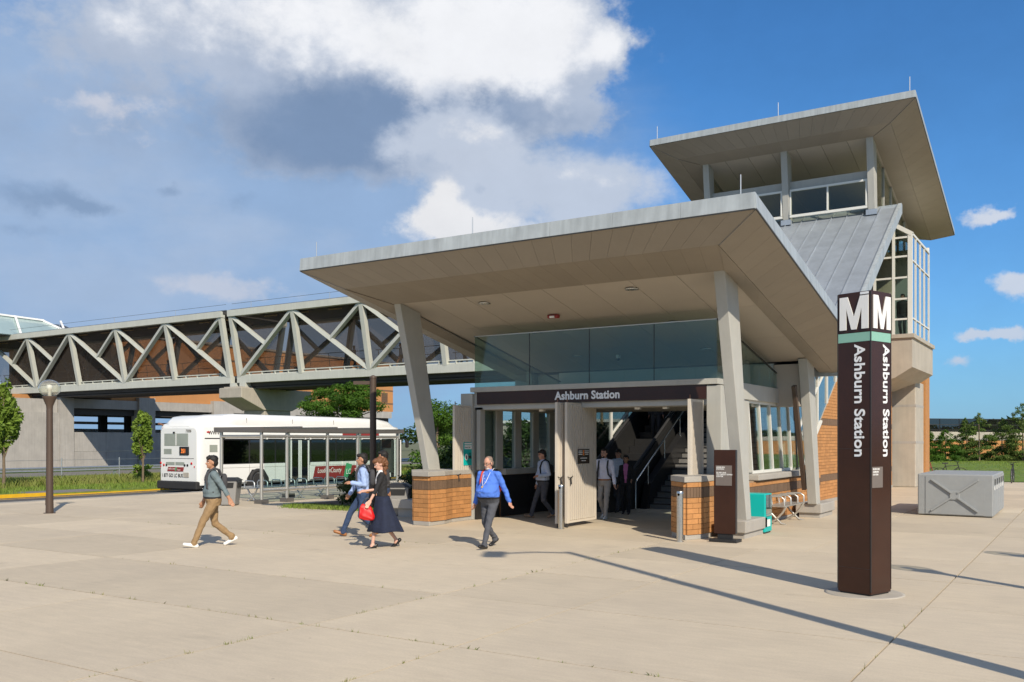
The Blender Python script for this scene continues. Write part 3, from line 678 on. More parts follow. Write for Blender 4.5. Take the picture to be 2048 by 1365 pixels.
# sloping standing-seam roof
RX0, RX1 = -14.37, -6.05; y0, y1 = 26.6, 36.9
sl = MB().hexa([(RX0, y0, zr(y0)-.34), (RX1, y0, zr(y0)-.34), (RX1, y1, zr(y1)-.34), (RX0, y1, zr(y1)-.34), (RX0, y0, zr(y0)-.03), (RX1, y0, zr(y0)-.03), (RX1, y1, zr(y1)-.03), (RX0, y1, zr(y1)-.03)]).build('sloping_roof', 'zinc', tw)
n = 14; pw = (RX1-RX0-.30)/n
for i in range(n):
    a = RX0+.15+i*pw; b = a+pw
    q = [(a+.004, y0, zr(y0)-.03), (b-.004, y0, zr(y0)-.03), (b-.004, y1-.02, zr(y1-.02)-.03), (a+.004, y1-.02, zr(y1-.02)-.03)]
    MB().hexa([*q, *[(x, y, z+.035) for x, y, z in q]]).build('roof_panel', 'zinc', sl)
for i in range(n+1):
    a = RX0+.15+i*pw; MB().beam((a, y0, zr(y0)+.03), (a, y1-.02, zr(y1-.02)+.03), .022, .05).build('roof_seam', 'zinc', sl)
for (xa, xb) in ((RX1-.13, RX1), (RX0, RX0+.13)):
    q = [(xa, y0, zr(y0)-.34), (xb, y0, zr(y0)-.34), (xb, y1, zr(y1)-.34), (xa, y1, zr(y1)-.34)]
    MB().hexa([(x+(.004 if xb == RX1 else -.004), y, z) for x, y, z in q] + [(x+(.004 if xb == RX1 else -.004), y, z+.43) for x, y, z in q]).build('verge_trim', 'fascia', sl)
MB().box((RX0, y1-.02, zr(y1)-.3), (RX1, y1+.15, zr(y1)+.06)).build('ridge_trim', 'fascia', sl)
# glazing between brick coping and sloping roof (both sides)
for X, s in ((-7.25, 1), (-13.17, -1)):
    ye = [25.6+i*1.2 for i in range(10)]
    for i in range(9):
        a, b = ye[i], ye[i+1]
        def lo(y): return max(zcop(y)+.12, 1.3)
        def hi(y): return zr(y)-.36
        if hi(a) < lo(a)+.2: continue
        MB().hexa([(X-.006, a+.03, lo(a)), (X+.006, a+.03, lo(a)), (X+.006, b-.03, lo(b)), (X-.006, b-.03, lo(b)), (X-.006, a+.03, hi(a)), (X+.006, a+.03, hi(a)), (X+.006, b-.03, hi(b)), (X-.006, b-.03, hi(b))]).build('pane', 'hall_glass', tw)
        MB().beam((X, a, lo(a)), (X, a, hi(a)), .10, .07, (0, 1, 0)).build('mullion', 'whiteframe', tw)
    for k in (.33, .67):
        MB().beam((X, ye[1], lo(ye[1])*(1-k)+hi(ye[1])*k), (X, ye[9], lo(ye[9])*(1-k)+hi(ye[9])*k), .09, .06).build('mullion', 'whiteframe', tw)
# raking brick side walls
for X, s in ((-7.4, 1), (-13.02, -1)):
    xb = X-.25 if s > 0 else X
    wall = MB().prism([(xb, 26.4, 0), (xb, 42.6, 0), (xb, 42.6, 6.3), (xb, 35.35, 6.3), (xb, 27.2, 1.06), (xb, 26.4, 1.06)], (.24, 0, 0)).build('brick_wall', 'mortardark', tw)
    cp = MB().beam((X-.12, 27.1, zcop(27.1)+.02), (X-.12, 35.4, zcop(35.4)+.02), .42, .24).build('coping', 'concrete', wall)
    MB().box((xb-.05, 26.6, 0), (xb+.30, 42.6, .10)).build('plinth', 'precast', wall)
    if s > 0:
        cl = lambda p, z: z < zcop(p.y)-.12 and z < 6.3
        sel = MB(); rest = MB()
        bands = lambda z: (2.55 < z < 2.80) or (.62 < z < .86)
        z = .10; k = 0; count = 0
        while z < 6.25:
            band_ = .60 < z < .80 or 2.50 < z < 2.72
            if band_:
                brick_run(wall, (X, 27.0), (X, 42.5), z, 1, .22, .10, 'brickbrown', vertical=True, clip=cl, collect=sel); z += .22; continue
            if z < 2.5 and count < 290:
                nb = len(wall.children); brick_run(wall, (X, 28.6), (X, 33.4), z, 1, .10, .32, 'brick', start=k, clip=cl); count += len(wall.children)-nb
                brick_run(wall, (X, 26.9), (X, 28.6), z, 1, .10, .32, 'brick', start=k, clip=cl, collect=rest); brick_run(wall, (X, 33.4), (X, 42.5), z, 1, .10, .32, 'brick', start=k, clip=cl, collect=rest)
            else: brick_run(wall, (X, 26.9), (X, 42.5), z, 1, .10, .32, 'brick', start=k, clip=cl, collect=rest)
            z += .10; k += 1
        so = sel.build('soldier_courses', 'brickbrown', wall); so['kind'] = 'stuff'
        ro = rest.build('brick_field', 'brick', wall); ro['kind'] = 'stuff'
# glazed bay on a concrete corbel
by0, by1, bx = 38.3, 42.8, -5.9
cb = MB().prism([(bx, by0, 6.02), (bx, by0, 4.88), (-6.5, by0, 4.50), (-7.4, by0, 4.15), (-7.4, by0, 6.02)], (0, by1+.9-by0, 0)).build('corbel', 'concrete', tw)
MB().box((-7.4, by0-.08, 6.02), (bx+.08, by1+.95, 6.17)).build('corbel_cap', 'concrete', cb)
bevel(MB().box((-7.6, 43.0, 0), (-6.48, 45.2, 4.6)).build('pier', 'concrete', tw), .04)
for z in (1.9, 3.5): MB().box((-7.605, 42.995, z), (-6.475, 45.2, z+.10)).build('pier_reveal', 'concretegrey', tw)
MB().box((-7.7, 45.2, 0), (-6.40, 46.4, 6.0)).build('return_wall', 'brick', tw)
zt = 10.05
fr = MB().box((bx-.16, by0, 6.17), (bx, by0+.16, zt)).build('bay_post', 'whiteframe', tw)
zz = [6.17, 6.76, 7.55, 8.38, 9.20, 9.94]
def ztop(x): return zt+(bx-x)*.66
for xm in (-6.58, -7.28): MB().box((xm-.05, by0, 6.17), (xm+.05, by0+.12, ztop(xm))).build('mullion', 'whiteframe', tw)
for z in zz[1:]: MB().box((-7.28, by0+.02, z-.035), (bx-.16, by0+.10, z+.035)).build('transom', 'whiteframe', tw)
for i in range(5):
    for (a, b) in ((-7.23, -6.63), (-6.53, bx-.16)):
        MB().box((a, by0+.05, zz[i]+.035), (b, by0+.062, zz[i+1]-.035)).build('pane', 'tower_glass', tw)
MB().beam((bx, by0+.08, zt-.02), (-7.35, by0+.08, ztop(-7.35)-.02), .18, .16).build('bay_rafter', 'whiteframe', tw)
MB().prism([(-6.53, by0+.05, 9.98), (bx-.16, by0+.05, 9.98), (-6.53, by0+.05, ztop(-6.53)-.1)], (0, .012, 0)).build('pane', 'tower_glass', tw)
yv = [by0+.1, 39.35, 40.48, 41.55, by1]
for y in yv[1:]: MB().box((bx-.07, y-.022, 6.17), (bx-.0, y+.022, zt)).build('mullion', 'whiteframe', tw)
zh = [6.17, 6.80, 9.05, zt]
for z in zh[1:]: MB().box((bx-.075, by0+.16, z-.025), (bx-.005, by1, z+.025)).build('transom', 'whiteframe', tw)
for i in range(4):
    for j in range(3): MB().box((bx-.05, yv[i]+.04, zh[j]+.035), (bx-.038, yv[i+1]-.04, zh[j+1]-.035)).build('pane', 'bay_glass', tw)
MB().hexa([(-7.35, by0, ztop(-7.35)-.05), (bx, by0, zt-.02), (bx, by1, zt-.02), (-7.35, by1, ztop(-7.35)-.05), (-7.35, by0, ztop(-7.35)+.05), (bx, by0, zt+.07), (bx, by1, zt+.07), (-7.35, by1, ztop(-7.35)+.05)]).build('bay_roof', 'whiteframe', tw)
MB().box((-7.3, by1+.0, 6.17), (bx-.02, by1+.08, 10.3)).build('bay_end_wall', 'whiteframe', tw)
# stair and escalator inside
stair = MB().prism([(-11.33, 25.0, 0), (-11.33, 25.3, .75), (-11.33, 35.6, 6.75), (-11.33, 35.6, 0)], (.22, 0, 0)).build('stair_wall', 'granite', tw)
for i in range(36):
    y = 25.2+i*.28; z = (i+1)*.165
    stp = MB().box((-11.10, y, max(0, z-.40)), (-7.62, y+.31, z)).build('step', 'stair', tw)
    if i < 18: MB().box((-11.10, y-.012, z-.035), (-7.62, y+.02, z+.003)).build('nosing', 'granite', stp)
def rail(x, ya, za, yb, zb, r=.025): return MB().tube([(x, ya, za), (x, yb, zb)], r, 8)
hr = rail(-11.2, 24.5, .87, 35.0, .87+.589*10.5).build('handrail', 'stainless', tw)
MB().tube([(-11.2, 24.5, .87), (-11.2, 24.40, .80), (-11.2, 24.42, 0)], .025, 8).build('rail_end', 'stainless', hr)
for k in range(8):
    y = 25.3+k*1.25; MB().tube([(-11.2, y, .70+(y-25.2)*.589-.62), (-11.2, y, .87+(y-24.5)*.589)], .018, 6).build('baluster', 'stainless', hr)
rail(-9.3, 25.0, .95, 35.0, .95+.589*10).build('handrail', 'stainless', tw)
rail(-7.75, 25.0, .95, 35.0, .95+.589*10).build('handrail', 'stainless', tw)
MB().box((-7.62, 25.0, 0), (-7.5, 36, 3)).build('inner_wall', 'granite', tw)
esc = thing('escalator', 'black escalator climbing into the dark hall beside the concrete stair', 'escalator', (-12.2, 25, 0))
for x in (-12.98, -11.55):
    MB().prism([(x, 23.2, 0), (x, 23.2, .85), (x, 24.6, .92), (x, 36.0, .92+11.4*.577), (x, 36.0, 0)], (.12, 0, 0)).build('balustrade', 'black', esc)
    MB().tube([(x+.06, 23.15, .5), (x+.06, 23.1, .8), (x+.06, 23.3, .93), (x+.06, 24.6, 1.0), (x+.06, 36.0, 1.0+11.4*.577)], .045, 8).build('handrail', 'rubber', esc)
MB().box((-12.86, 22.9, 0), (-11.55, 24.7, .02)).build('comb_plate', 'stainless', esc)
for i in range(24):
    y = 24.7+i*.40; z = .02+i*.231
    MB().box((-12.84, y, max(0, z-.1)), (-11.57, y+.42, z+.21)).build('step', 'darkmetal', esc)
for (ya, yb) in ((28.3, 29.4), (30.6, 31.7)):
    MB().beam((-11.9, ya, 2.6+(ya-28)*.577), (-11.9, yb, 2.6+(yb-28)*.577), .03, .02).build('light_strip', 'white', esc)
# ================================================================== footbridge
fb = thing('footbridge', 'long enclosed footbridge of pale grey steel trusses with brown mesh glazing', 'bridge', (-52, 47, 0))
XN1 = [-90.0, -83.8, -77.6, -71.4, -65.22, -59.1, -52.95]; XN2 = [-51.87, -45.75, -39.62, -33.5, -27.4, -21.3, -15.2]
ZB, ZT = 6.20, 11.32
def tY(z, side):   # truss planes lean outward at the top
    t = (z-ZB)/(ZT-ZB); return (45.5-1.0*t) if side == 0 else (49.6+1.0*t)
for side in (0, 1):
    up = (0, -.98 if side == 0 else .98, .2)
    for XN, first in ((XN1, 1), (XN2, 1)):
        tr = MB().beam((XN[0]-.2, tY(ZT-.22, side), ZT-.22), (XN[-1]+.2, tY(ZT-.22, side), ZT-.22), .40, .44).build('truss', 'steelpaint', fb)
        MB().beam((XN[0]-.2, tY(ZB+.25, side), ZB+.25), (XN[-1]+.2, tY(ZB+.25, side), ZB+.25), .40, .50).build('bottom_chord', 'steelpaint', tr)
        if side == 0:
            MB().box((XN[0]+.3, tY(6.8, 0)+.05, 6.72), (XN[-1]-.3, tY(6.8, 0)+.35, 6.80)).build('floor_edge', 'steelpaint', tr)
            MB().box((XN[0]+.3, tY(6.8, 0)+.0, 6.90), (XN[-1]-.3, tY(6.8, 0)+.30, 6.97)).build('floor_edge', 'steelpaint', tr)
            x = XN[0]+.9
            while x < XN[-1]-.5:
                MB().box((x, tY(6.8, 0)-.02, 6.72), (x+.05, tY(6.8, 0)+.25, 6.93)).build('bracket', 'steelpaint', tr); x += 1.3
        for i, x in enumerate(XN):
            MB().beam((x, tY(ZB+.45, side), ZB+.45), (x, tY(ZT-.4, side), ZT-.4), .32, .34, up).build('post', 'steelpaint', tr)
            if i == len(XN)-1: break
            x2 = XN[i+1]; down_right = (i % 2 == 1)
            a = (x+.12, tY(ZT-.45, side), ZT-.45); b = (x2-.12, tY(ZB+.55, side), ZB+.55)
            c = (x2-.12, tY(ZT-.45, side), ZT-.45); d = (x+.12, tY(ZB+.55, side), ZB+.55)
            if down_right: full, half = (a, b), c
            else: full, half = (c, d), a
            MB().beam(*full, .26, .30, up).build('diagonal', 'steelpaint', tr)
            mid = tuple((p+q)/2 for p, q in zip(*full))
            MB().beam(half, mid, .24, .26, up).build('diagonal', 'steelpaint', tr)
            # mesh glazing just inside the members
            ins = .28 if side == 0 else -.28
            MB().prism([(x+.05, tY(6.98, side)+ins, 6.98), (x2-.05, tY(6.98, side)+ins, 6.98), (x2-.05, tY(ZT-.45, side)+ins, ZT-.45), (x+.05, tY(ZT-.45, side)+ins, ZT-.45)], (0, .012, 0)).build('glazing', 'bridge_mesh', tr)
            if side == 0:
                for z in (7.45, 7.95): MB().tube([(x+.2, tY(z, 0)+.55, z), (x2-.2, tY(z, 0)+.55, z)], .022, 6).build('guard_rail', 'bridgedark', tr)
                for k in range(4):
                    xx = x+.4+k*1.75; MB().tube([(xx, tY(7, 0)+.55, 6.9), (xx, tY(7.9, 0)+.55, 7.97)], .02, 6).build('rail_post', 'bridgedark', tr)
for (xa, xb) in ((-90.3, -52.7), (-52.1, -14.0)):
    MB().box((xa, 45.75, 6.55), (xb, 49.4, 6.75)).build('deck', 'concretegrey', fb)
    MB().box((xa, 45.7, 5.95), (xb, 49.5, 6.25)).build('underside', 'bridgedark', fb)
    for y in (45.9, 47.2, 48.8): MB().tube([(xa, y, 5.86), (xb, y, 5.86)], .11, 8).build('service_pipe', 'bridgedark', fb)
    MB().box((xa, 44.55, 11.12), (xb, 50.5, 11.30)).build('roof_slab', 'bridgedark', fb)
    MB().hexa([(xa, 44.45, 11.34), (xb, 44.45, 11.34), (xb, 50.6, 11.34), (xa, 50.6, 11.34), (xa, 44.75, 11.44), (xb, 44.75, 11.44), (xb, 50.3, 11.44), (xa, 50.3, 11.44)]).build('roof_sheet', 'zincdark', fb)
    x = xa+1.5
    while x < xb-1:
        MB().box((x, 46.5, 11.02), (x+1.2, 46.62, 11.08)).build('ceiling_light', 'lampwarm', fb); x += 3.1
    x = xa+2
    while x < xb: MB().tube([(x, 44.8, 11.4), (x, 44.8, 11.85)], .018, 5).build('cable_post', 'galv', fb); x += 7.5
    MB().tube([(xa, 44.8, 11.84), (xb, 44.8, 11.84)], .012, 5).build('lightning_cable', 'bridgedark', fb)
# hammerhead pier
pr = thing('bridge_pier', 'concrete hammerhead pier carrying the footbridge behind the bus', 'pier', (-51.7, 48, -.2))
bevel(MB().prism([(-53.1, 44.5, 5.82), (-53.1, 44.5, 5.10), (-53.1, 46.6, 4.25), (-53.1, 49.4, 4.25), (-53.1, 51.4, 5.10), (-53.1, 51.4, 5.82)], (2.35, 0, 0)).build('pier_cap', 'concrete', pr), .05)
bevel(MB().box((-53.0, 46.7, -.4), (-50.85, 49.3, 4.25)).build('pier_stem', 'concrete', pr), .05)
for y in (45.5, 49.9):
    for x in (-52.75, -51.75): MB().box((x, y-.3, 5.82), (x+.6, y+.3, 6.20)).build('bearing', 'darkmetal' if y > 48 else 'steelpaint', pr)
pl2 = MB().box((-52.8, 44.7, 5.825), (-51.1, 46.2, 5.9)).build('bearing_seat', 'concrete', pr)

# ================================================================== parking garage and brick block behind the bus lane
pg = thing('parking_garage', 'concrete parking garage with a tall orange brick upper wall behind the footbridge', 'building', (-76, 65, 0))
GX = -75.0
def gbox(nm, m, y0, y1, z0, z1, x0=-75.6, x1=GX): return MB().box((x0, y0, z0), (x1, y1, z1)).build(nm, m, pg)
gbox('abutment', 'concretegrey', 15, 45.75, -.4, 4.45, -76.5, GX+.12); gbox('abutment_cap', 'concretegrey', 20, 45.7, 4.452, 5.6, -76.5, GX-.1)
gbox('pilaster', 'concretegrey', 45.76, 47.0, -.4, 5.75, -76, GX+.25)
for k, (y0, y1) in enumerate(((47.0, 53.45), (55.17, 62.0), (64.5, 71), (73.2, 80), (82, 90))):
    for j in range(2):
        ya, yb = y0+(y1-y0)*j/2, y0+(y1-y0)*(j+1)/2
        gbox('wall_panel', 'concretegrey', ya+.01, yb-.01, 1.12, 2.80); gbox('base_panel', 'concretegrey', ya+.01, yb-.01, -.4, 1.10, -75.6, GX+.06)
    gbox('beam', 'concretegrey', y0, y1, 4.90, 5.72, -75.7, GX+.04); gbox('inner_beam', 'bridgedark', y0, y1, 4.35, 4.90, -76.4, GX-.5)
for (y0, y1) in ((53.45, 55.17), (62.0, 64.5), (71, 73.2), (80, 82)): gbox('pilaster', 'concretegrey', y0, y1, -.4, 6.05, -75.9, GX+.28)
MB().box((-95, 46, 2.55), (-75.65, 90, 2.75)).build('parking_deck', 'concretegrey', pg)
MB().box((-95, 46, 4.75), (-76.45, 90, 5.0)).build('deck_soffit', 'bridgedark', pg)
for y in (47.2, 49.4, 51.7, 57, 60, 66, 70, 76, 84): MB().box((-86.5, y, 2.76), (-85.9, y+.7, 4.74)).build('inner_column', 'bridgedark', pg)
MB().box((-95.2, 46, 2.76), (-95, 51.5, 4.74)).build('far_wall', 'brick', pg)
MB().box((-95.2, 51.6, 2.76), (-95, 90, 3.4)).build('far_parapet', 'white', pg); MB().box((-95.2, 51.6, 3.9), (-95, 90, 4.2)).build('far_parapet', 'white', pg)
mat('brickfar', (.47, .22, .08), .9, var=.10, scale=.5, streak=.05, bump=.3, bscale=14)
up_ = MB().box((-92, 50.9, 5.74), (-75.25, 90.6, 11.75)).build('upper_wall', 'brickfar', pg)
MB().box((-92, 44, 5.73), (-79, 50.85, 6.12)).build('lower_brick', 'brickfar', up_)
for z in (6.65, 8.28, 10.2): MB().box((-75.25, 60 if z > 9 else 80, z), (-75.235, 90.6, z+.17)).build('brick_band', 'brickbrown', up_)
for k in range(9): MB().box((-75.25, 88.36, 6.90+k*.135), (-75.2, 89.5, 7.0+k*.135)).build('louvre', 'brickbrown', up_)
for (y0, y1, z) in ((56, 57.2, 7.6), (66, 67.2, 7.9)):
    for k in range(6): MB().box((-75.25, y0, z+k*.13), (-75.2, y1, z+k*.13+.09)).build('louvre', 'signplate', up_)
MB().box((-92.2, 50.8, 11.752), (-75.1, 90.8, 11.95)).build('parapet_cap', 'concretegrey', pg)
# glazed pavilion roof at the far end of the footbridge
mat('paleglass', (.33, .43, .42), .2, var=.15, scale=.4)
pv = thing('glass_pavilion', 'low pavilion roof with green glass skylight beyond the end of the footbridge', 'building', (-88, 45, 11))
MB().hexa([(-95, 30, 11.2), (-80, 30, 11.2), (-80, 54, 11.2), (-95, 54, 11.2), (-89, 34, 13.6), (-84.2, 34, 13.6), (-84.2, 52.0, 13.2), (-89, 52.0, 13.2)]).build('metal_roof', 'zincdark', pv)
sk = MB().prism([(-79.93, 30, 11.25), (-79.93, 51.5, 11.25), (-84.1, 49.6, 13.28), (-84.1, 34, 13.6)], (.1, 0, .08)).build('skylight', 'paleglass', pv)
for k in range(5):
    ya = 32+k*4.4; MB().beam((-79.8, ya, 11.4), (-83.95, ya+1.8, 13.55), .18, .12).build('glazing_bar', 'white', sk)
MB().beam((-79.8, 51.6, 11.4), (-83.95, 49.7, 13.42), .22, .16).build('glazing_bar', 'white', sk)
MB().beam((-83.95, 34, 13.75), (-83.95, 49.7, 13.45), .22, .16).build('glazing_bar', 'white', sk)
# guard rail and wire fence
gr = thing('guard_rail', 'galvanised steel guard rail beyond the yellow kerb', 'guard rail', (-47, 25, -.06))
MB().prism([(-47, -10, .62), (-46.93, -10, .56), (-47, -10, .48), (-46.93, -10, .40), (-47, -10, .34), (-47.03, -10, .34), (-47.03, -10, .62)], (0, 70, 0)).build('rail_beam', 'galv', gr)
for k in range(17): MB().box((-47.12, -8+k*4, -.1), (-47.03, -7.85+k*4, .6)).build('post', 'galv', gr)
wf = thing('wire_fence', 'thin galvanised posts with wires standing in the tall grass', 'fence', (-44, 28, -.06))
for k in range(12): MB().tube([(-44, 14+k*3.25, -.1), (-44, 14+k*3.25, 1.15)], .03, 6).build('post', 'galv', wf)
for z in (.5, 1.05): MB().tube([(-44, 14, z), (-44, 49.7, z)], .008, 4).build('wire', 'galv', wf)

# ================================================================== bus
mat('c_seat', (.05, .07, .16), .8)
bus = thing('transit_bus', 'white transit bus with red banner and route number on its rear, parked behind the shelter', 'bus', (-32.3, 31.5, -.15))
BY0, BY1, BXC = 24.95, 38.1, -32.28
def loft(secs, name, m, parent, smooth=True):   # secs: list of closed rings, equal count
    n = len(secs[0]); mb = MB(); vs = [p for s in secs for p in s]
    fs = [(i*n+k, i*n+(k+1) % n, (i+1)*n+(k+1) % n, (i+1)*n+k) for i in range(len(secs)-1) for k in range(n)]
    mb.add(vs, fs, smooth); mb.add(secs[0], [tuple(range(n))[::-1]], False); mb.add(secs[-1], [tuple(range(n))], False)
    return mb.build(name, m, parent)
def rrect(xc, y, hw, z0, z1, r, n=4, rb=.03):
    pts = []
    for (cx, cz, a0, rr) in ((hw-r, z1-r, 0, r), (-(hw-r), z1-r, 90, r), (-(hw-rb), z0+rb, 180, rb), (hw-rb, z0+rb, 270, rb)):
        for k in range(n+1):
            a = math.radians(a0+90*k/n); pts.append((xc+cx+rr*math.cos(a), y, cz+rr*math.sin(a)))
    return pts
body = loft([rrect(BXC, BY0+dy, 1.275-ins, .16, 2.78-dz, .22) for dy, ins, dz in ((0, .13, .24), (.04, .06, .13), (.12, .015, .05), (.3, 0, 0), (12.4, 0, 0), (12.9, .05, .03), (13.15, .18, .12))], 'body', 'buswhite', bus)
fair = loft([rrect(BXC, BY0+dy, 1.16-ins, 2.5, z1, .30, 5) for dy, ins, z1 in ((.02, .25, 2.62), (.15, .12, 2.85), (.4, .05, 3.03), (.8, .02, 3.10), (1.5, .02, 3.11))], 'roof_fairing', 'buswhite', bus)
fair2 = loft([rrect(BXC+.05, BY0+dy, 1.19-ins, 2.5, z1, .30, 5) for dy, ins, z1 in ((1.45, .08, 3.0), (1.6, .03, 3.12), (2.0, 0, 3.18), (8, 0, 3.18), (11.2, 0, 3.16), (12.2, .04, 3.05), (12.9, .2, 2.8))], 'roof_fairing', 'buswhite', bus)
RX = BXC+1.275
bevel(MB().box((BXC-1.30, BY0-.10, .0), (BXC+1.24, BY0+.25, .34)).build('bumper', 'rubber', bus), .05)
MB().box((BXC-1.0, BY0+.3, -.05), (BXC+1.0, BY1-.6, .18)).build('chassis', 'rubber', bus)
ye = BY0-.008
rw = bevel(MB().box((-33.20, ye, 1.80), (-31.66, ye+.03, 2.33)).build('rear_window', 'busgreywin', bus), .02)
MB().box((-32.45, ye-.008, 1.82), (-32.41, ye, 2.31)).build('window_bar', 'white', rw)
MB().box((-33.22, ye, 1.46), (-32.72, ye+.02, 1.68)).build('rear_panel', 'busgreywin', bus)
ds = bevel(MB().box((-32.20, ye-.03, 1.42), (-31.60, ye+.02, 1.78)).build('route_display', 'black', bus), .03)
text('351', .25, 'orangeled', ds, (-32.07, ye-.034, 1.51), (1, 0, 0), (0, 0, 1), depth=.002, sx=.8)
MB().box((-33.08, ye, 1.00), (-32.52, ye+.02, 1.13)).build('grille', 'busgreywin', bus); MB().box((-32.47, ye, 1.00), (-31.9, ye+.02, 1.13)).build('grille', 'busgreywin', bus)
MB().box((-33.4, ye-.004, 1.28), (-31.3, ye+.01, 1.295)).build('panel_seam', 'signplate', bus)
rb = MB().prism([(-33.0, ye-.005, .74), (-31.98, ye-.005, .74), (-31.92, ye-.005, .92), (-32.94, ye-.005, .92)], (0, .02, 0)).build('rear_banner', 'red', bus)
text('Loudoun County', .085, 'white', rb, (-32.92, ye-.008, .82), (1, 0, 0), (0, 0, 1), depth=.001, shear=.2, sx=.75); text('Transit', .085, 'white', rb, (-32.36, ye-.008, .78), (1, 0, 0), (0, 0, 1), depth=.001, shear=.2, sx=.9)
MB().prism([(-32.49, ye-.009, .77), (-32.44, ye-.009, .93), (-32.37, ye-.009, .9), (-32.42, ye-.009, .75)], (0, .003, 0)).build('banner_emblem', 'green', rb)
text('1 877 GO LC BUS', .21, 'black', bus, (-33.36, ye-.003, .50), (1, 0, 0), (0, 0, 1), bold=.003, depth=.002, sx=.86)
text('73006', .17, 'black', bus, (-31.82, ye-.001, 2.37), (1, 0, 0), (0, 0, 1), depth=.002, sx=.85, shear=.15)
pl3 = MB().box((-31.95, ye-.012, .50), (-31.62, ye+.01, .70)).build('licence_plate', 'concrete', bus)
for x in (-33.42, -33.22, -33.05, -31.88, -31.70, -31.45):
    tl = MB().lathe([(.001, 0), (.05, 0), (.055, .02)], (0, 0, 0), 12).mesh('tail_lamp', 'redlamp' if x in (-33.22, -33.42, -31.45) else 'black')
    o = link('tail_lamp', tl, bus, Vector((x, ye-.012, 1.08 if abs(x+32.4) > .9 else 1.0))-wloc(bus)); o.rotation_euler = (-math.pi/2, 0, 0)
for x in (-33.35, -33.22, -32.75, -32.45, -32.15, -31.4): MB().box((x, ye+.02, 2.53), (x+.11, ye+.1, 2.57)).build('marker_lamp', 'redlamp', bus)
for x in (-33.45, -31.3): MB().box((x, ye+.0, .90), (x+.05, ye+.03, .98)).build('marker_lamp', 'redlamp', bus)
MB().tube([(-33.3, BY0+.5, 2.62), (-33.45, BY0+.1, 2.7), (-33.45, BY0-.1, 2.75)], .05, 6).build('exhaust', 'rust', bus)
MB().box((-32.6, ye-.03, 2.33), (-32.5, ye, 2.40)).build('rear_camera', 'black', bus)
# side: windows, doors, wheels, banner
e = RX+.004
sd = MB().box((e-.02, 25.25, 2.10), (e+.006, 26.3, 2.14)).build('seam', 'black', bus)
MB().box((e-.02, 25.5, 1.55), (e+.006, 25.9, 1.85)).build('side_grille', 'busgreywin', bus)
MB().box((e-.02, 26.15, .90), (e+.002, 37.2, 2.12)).build('window_band', 'black', bus)
for (a, b) in ((26.2, 27.6), (27.65, 29.1), (29.15, 29.95), (31.35, 33.0), (33.05, 34.7), (34.75, 36.3)):
    w = MB().box((e+.001, a+.02, 1.06), (e+.01, b-.02, 2.05)).build('side_window', 'buswindow', bus)
MB().box((e-.02, 26.1, .20), (e+.012, 29.95, 1.02)).build('side_panel', 'buswhite', bus)
MB().box((e-.02, 31.3, .20), (e+.012, 37.0, 1.02)).build('side_panel', 'buswhite', bus)
def door(y0, y1, z1):
    d = MB().box((e-.03, y0, .10), (e+.008, y1, z1)).build('door', 'darkmetal', bus)
    ym = (y0+y1)/2
    for y in (y0+.03, ym-.10, ym+.02, y1-.12):
        MB().box((e+.008, y, .15), (e+.03, y+.08, z1-.05)).build('door_frame', 'white', d)
    for (a, b) in ((y0+.11, ym-.10), (ym+.10, y1-.12)): MB().box((e+.009, a, .25), (e+.014, b, z1-.1)).build('door_glass', 'buswindow', d)
    return d
door(30.0, 31.25, 2.10); door(37.0, 38.0, 2.12)
bn = MB().prism([(e+.013, 31.45, .22), (e+.013, 36.0, .22), (e+.013, 36.0, .82), (e+.013, 31.62, .82)], (.006, 0, 0)).build('side_banner', 'red', bus)
text('LoudounCounty', .34, 'white', bn, (e+.021, 31.75, .50), (0, 1, 0), (0, 0, 1), depth=.002, shear=.25, sx=.72)
text('Transit', .22, 'white', bn, (e+.021, 34.3, .50), (0, 1, 0), (0, 0, 1), depth=.002, shear=.25); text('Bus Service', .15, 'white', bn, (e+.021, 34.3, .32), (0, 1, 0), (0, 0, 1), depth=.002, shear=.25)
MB().prism([(e+.02, 33.55, .30), (e+.02, 33.75, .95), (e+.02, 34.15, .85), (e+.02, 33.95, .16)], (.004, 0, 0)).build('banner_emblem', 'green', bn)
text('LC', .36, 'white', bn, (e+.026, 33.70, .40), (0, 1, 0), (0, 0, 1), depth=.002, shear=.2, sx=.8)
text('WWW', .22, 'black', bus, (e+.004, 25.42, 2.28), (0, 1, 0), (0, 0, 1), bold=.003, depth=.002)
MB().box((e-.02, 33.5, 2.28), (e+.008, 36.2, 2.42)).build('roof_stripe', 'red', bus)
MB().box((e, 25.35, 2.36), (e+.02, 25.5, 2.41)).build('marker_lamp', 'redlamp', bus); MB().box((e, 37.6, 2.40), (e+.02, 37.7, 2.45)).build('marker_lamp', 'amber', bus)
for y in (25.42, 26.12, 27.62, 29.1, 32.2, 33.9): MB().box((e+.010, y, .22), (e+.0145, y+.012, 1.0)).build('panel_seam', 'signplate', bus)
for (a, b) in ((26.1, 29.95), (31.3, 37.0)): MB().box((e+.010, a, .86), (e+.0145, b, .872)).build('panel_seam', 'signplate', bus)
for y in (27.5, 30.2, 32.9): MB().box((BXC+1.19, y, 2.80), (BXC+1.252, y+.012, 3.0)).build('panel_seam', 'signplate', bus)
for (a, b) in ((26.2, 29.95), (31.3, 36.9)): MB().box((e+.004, a, .20), (e+.0145, b, .225)).build('skirt_trim', 'rubber', bus)
for y in (26.7, 27.5, 28.3, 32.0, 32.9, 33.8, 34.7): bevel(MB().box((RX-.75, y, .9), (RX-.35, y+.12, 1.55)).build('passenger_seat', 'c_seat', bus), .03)
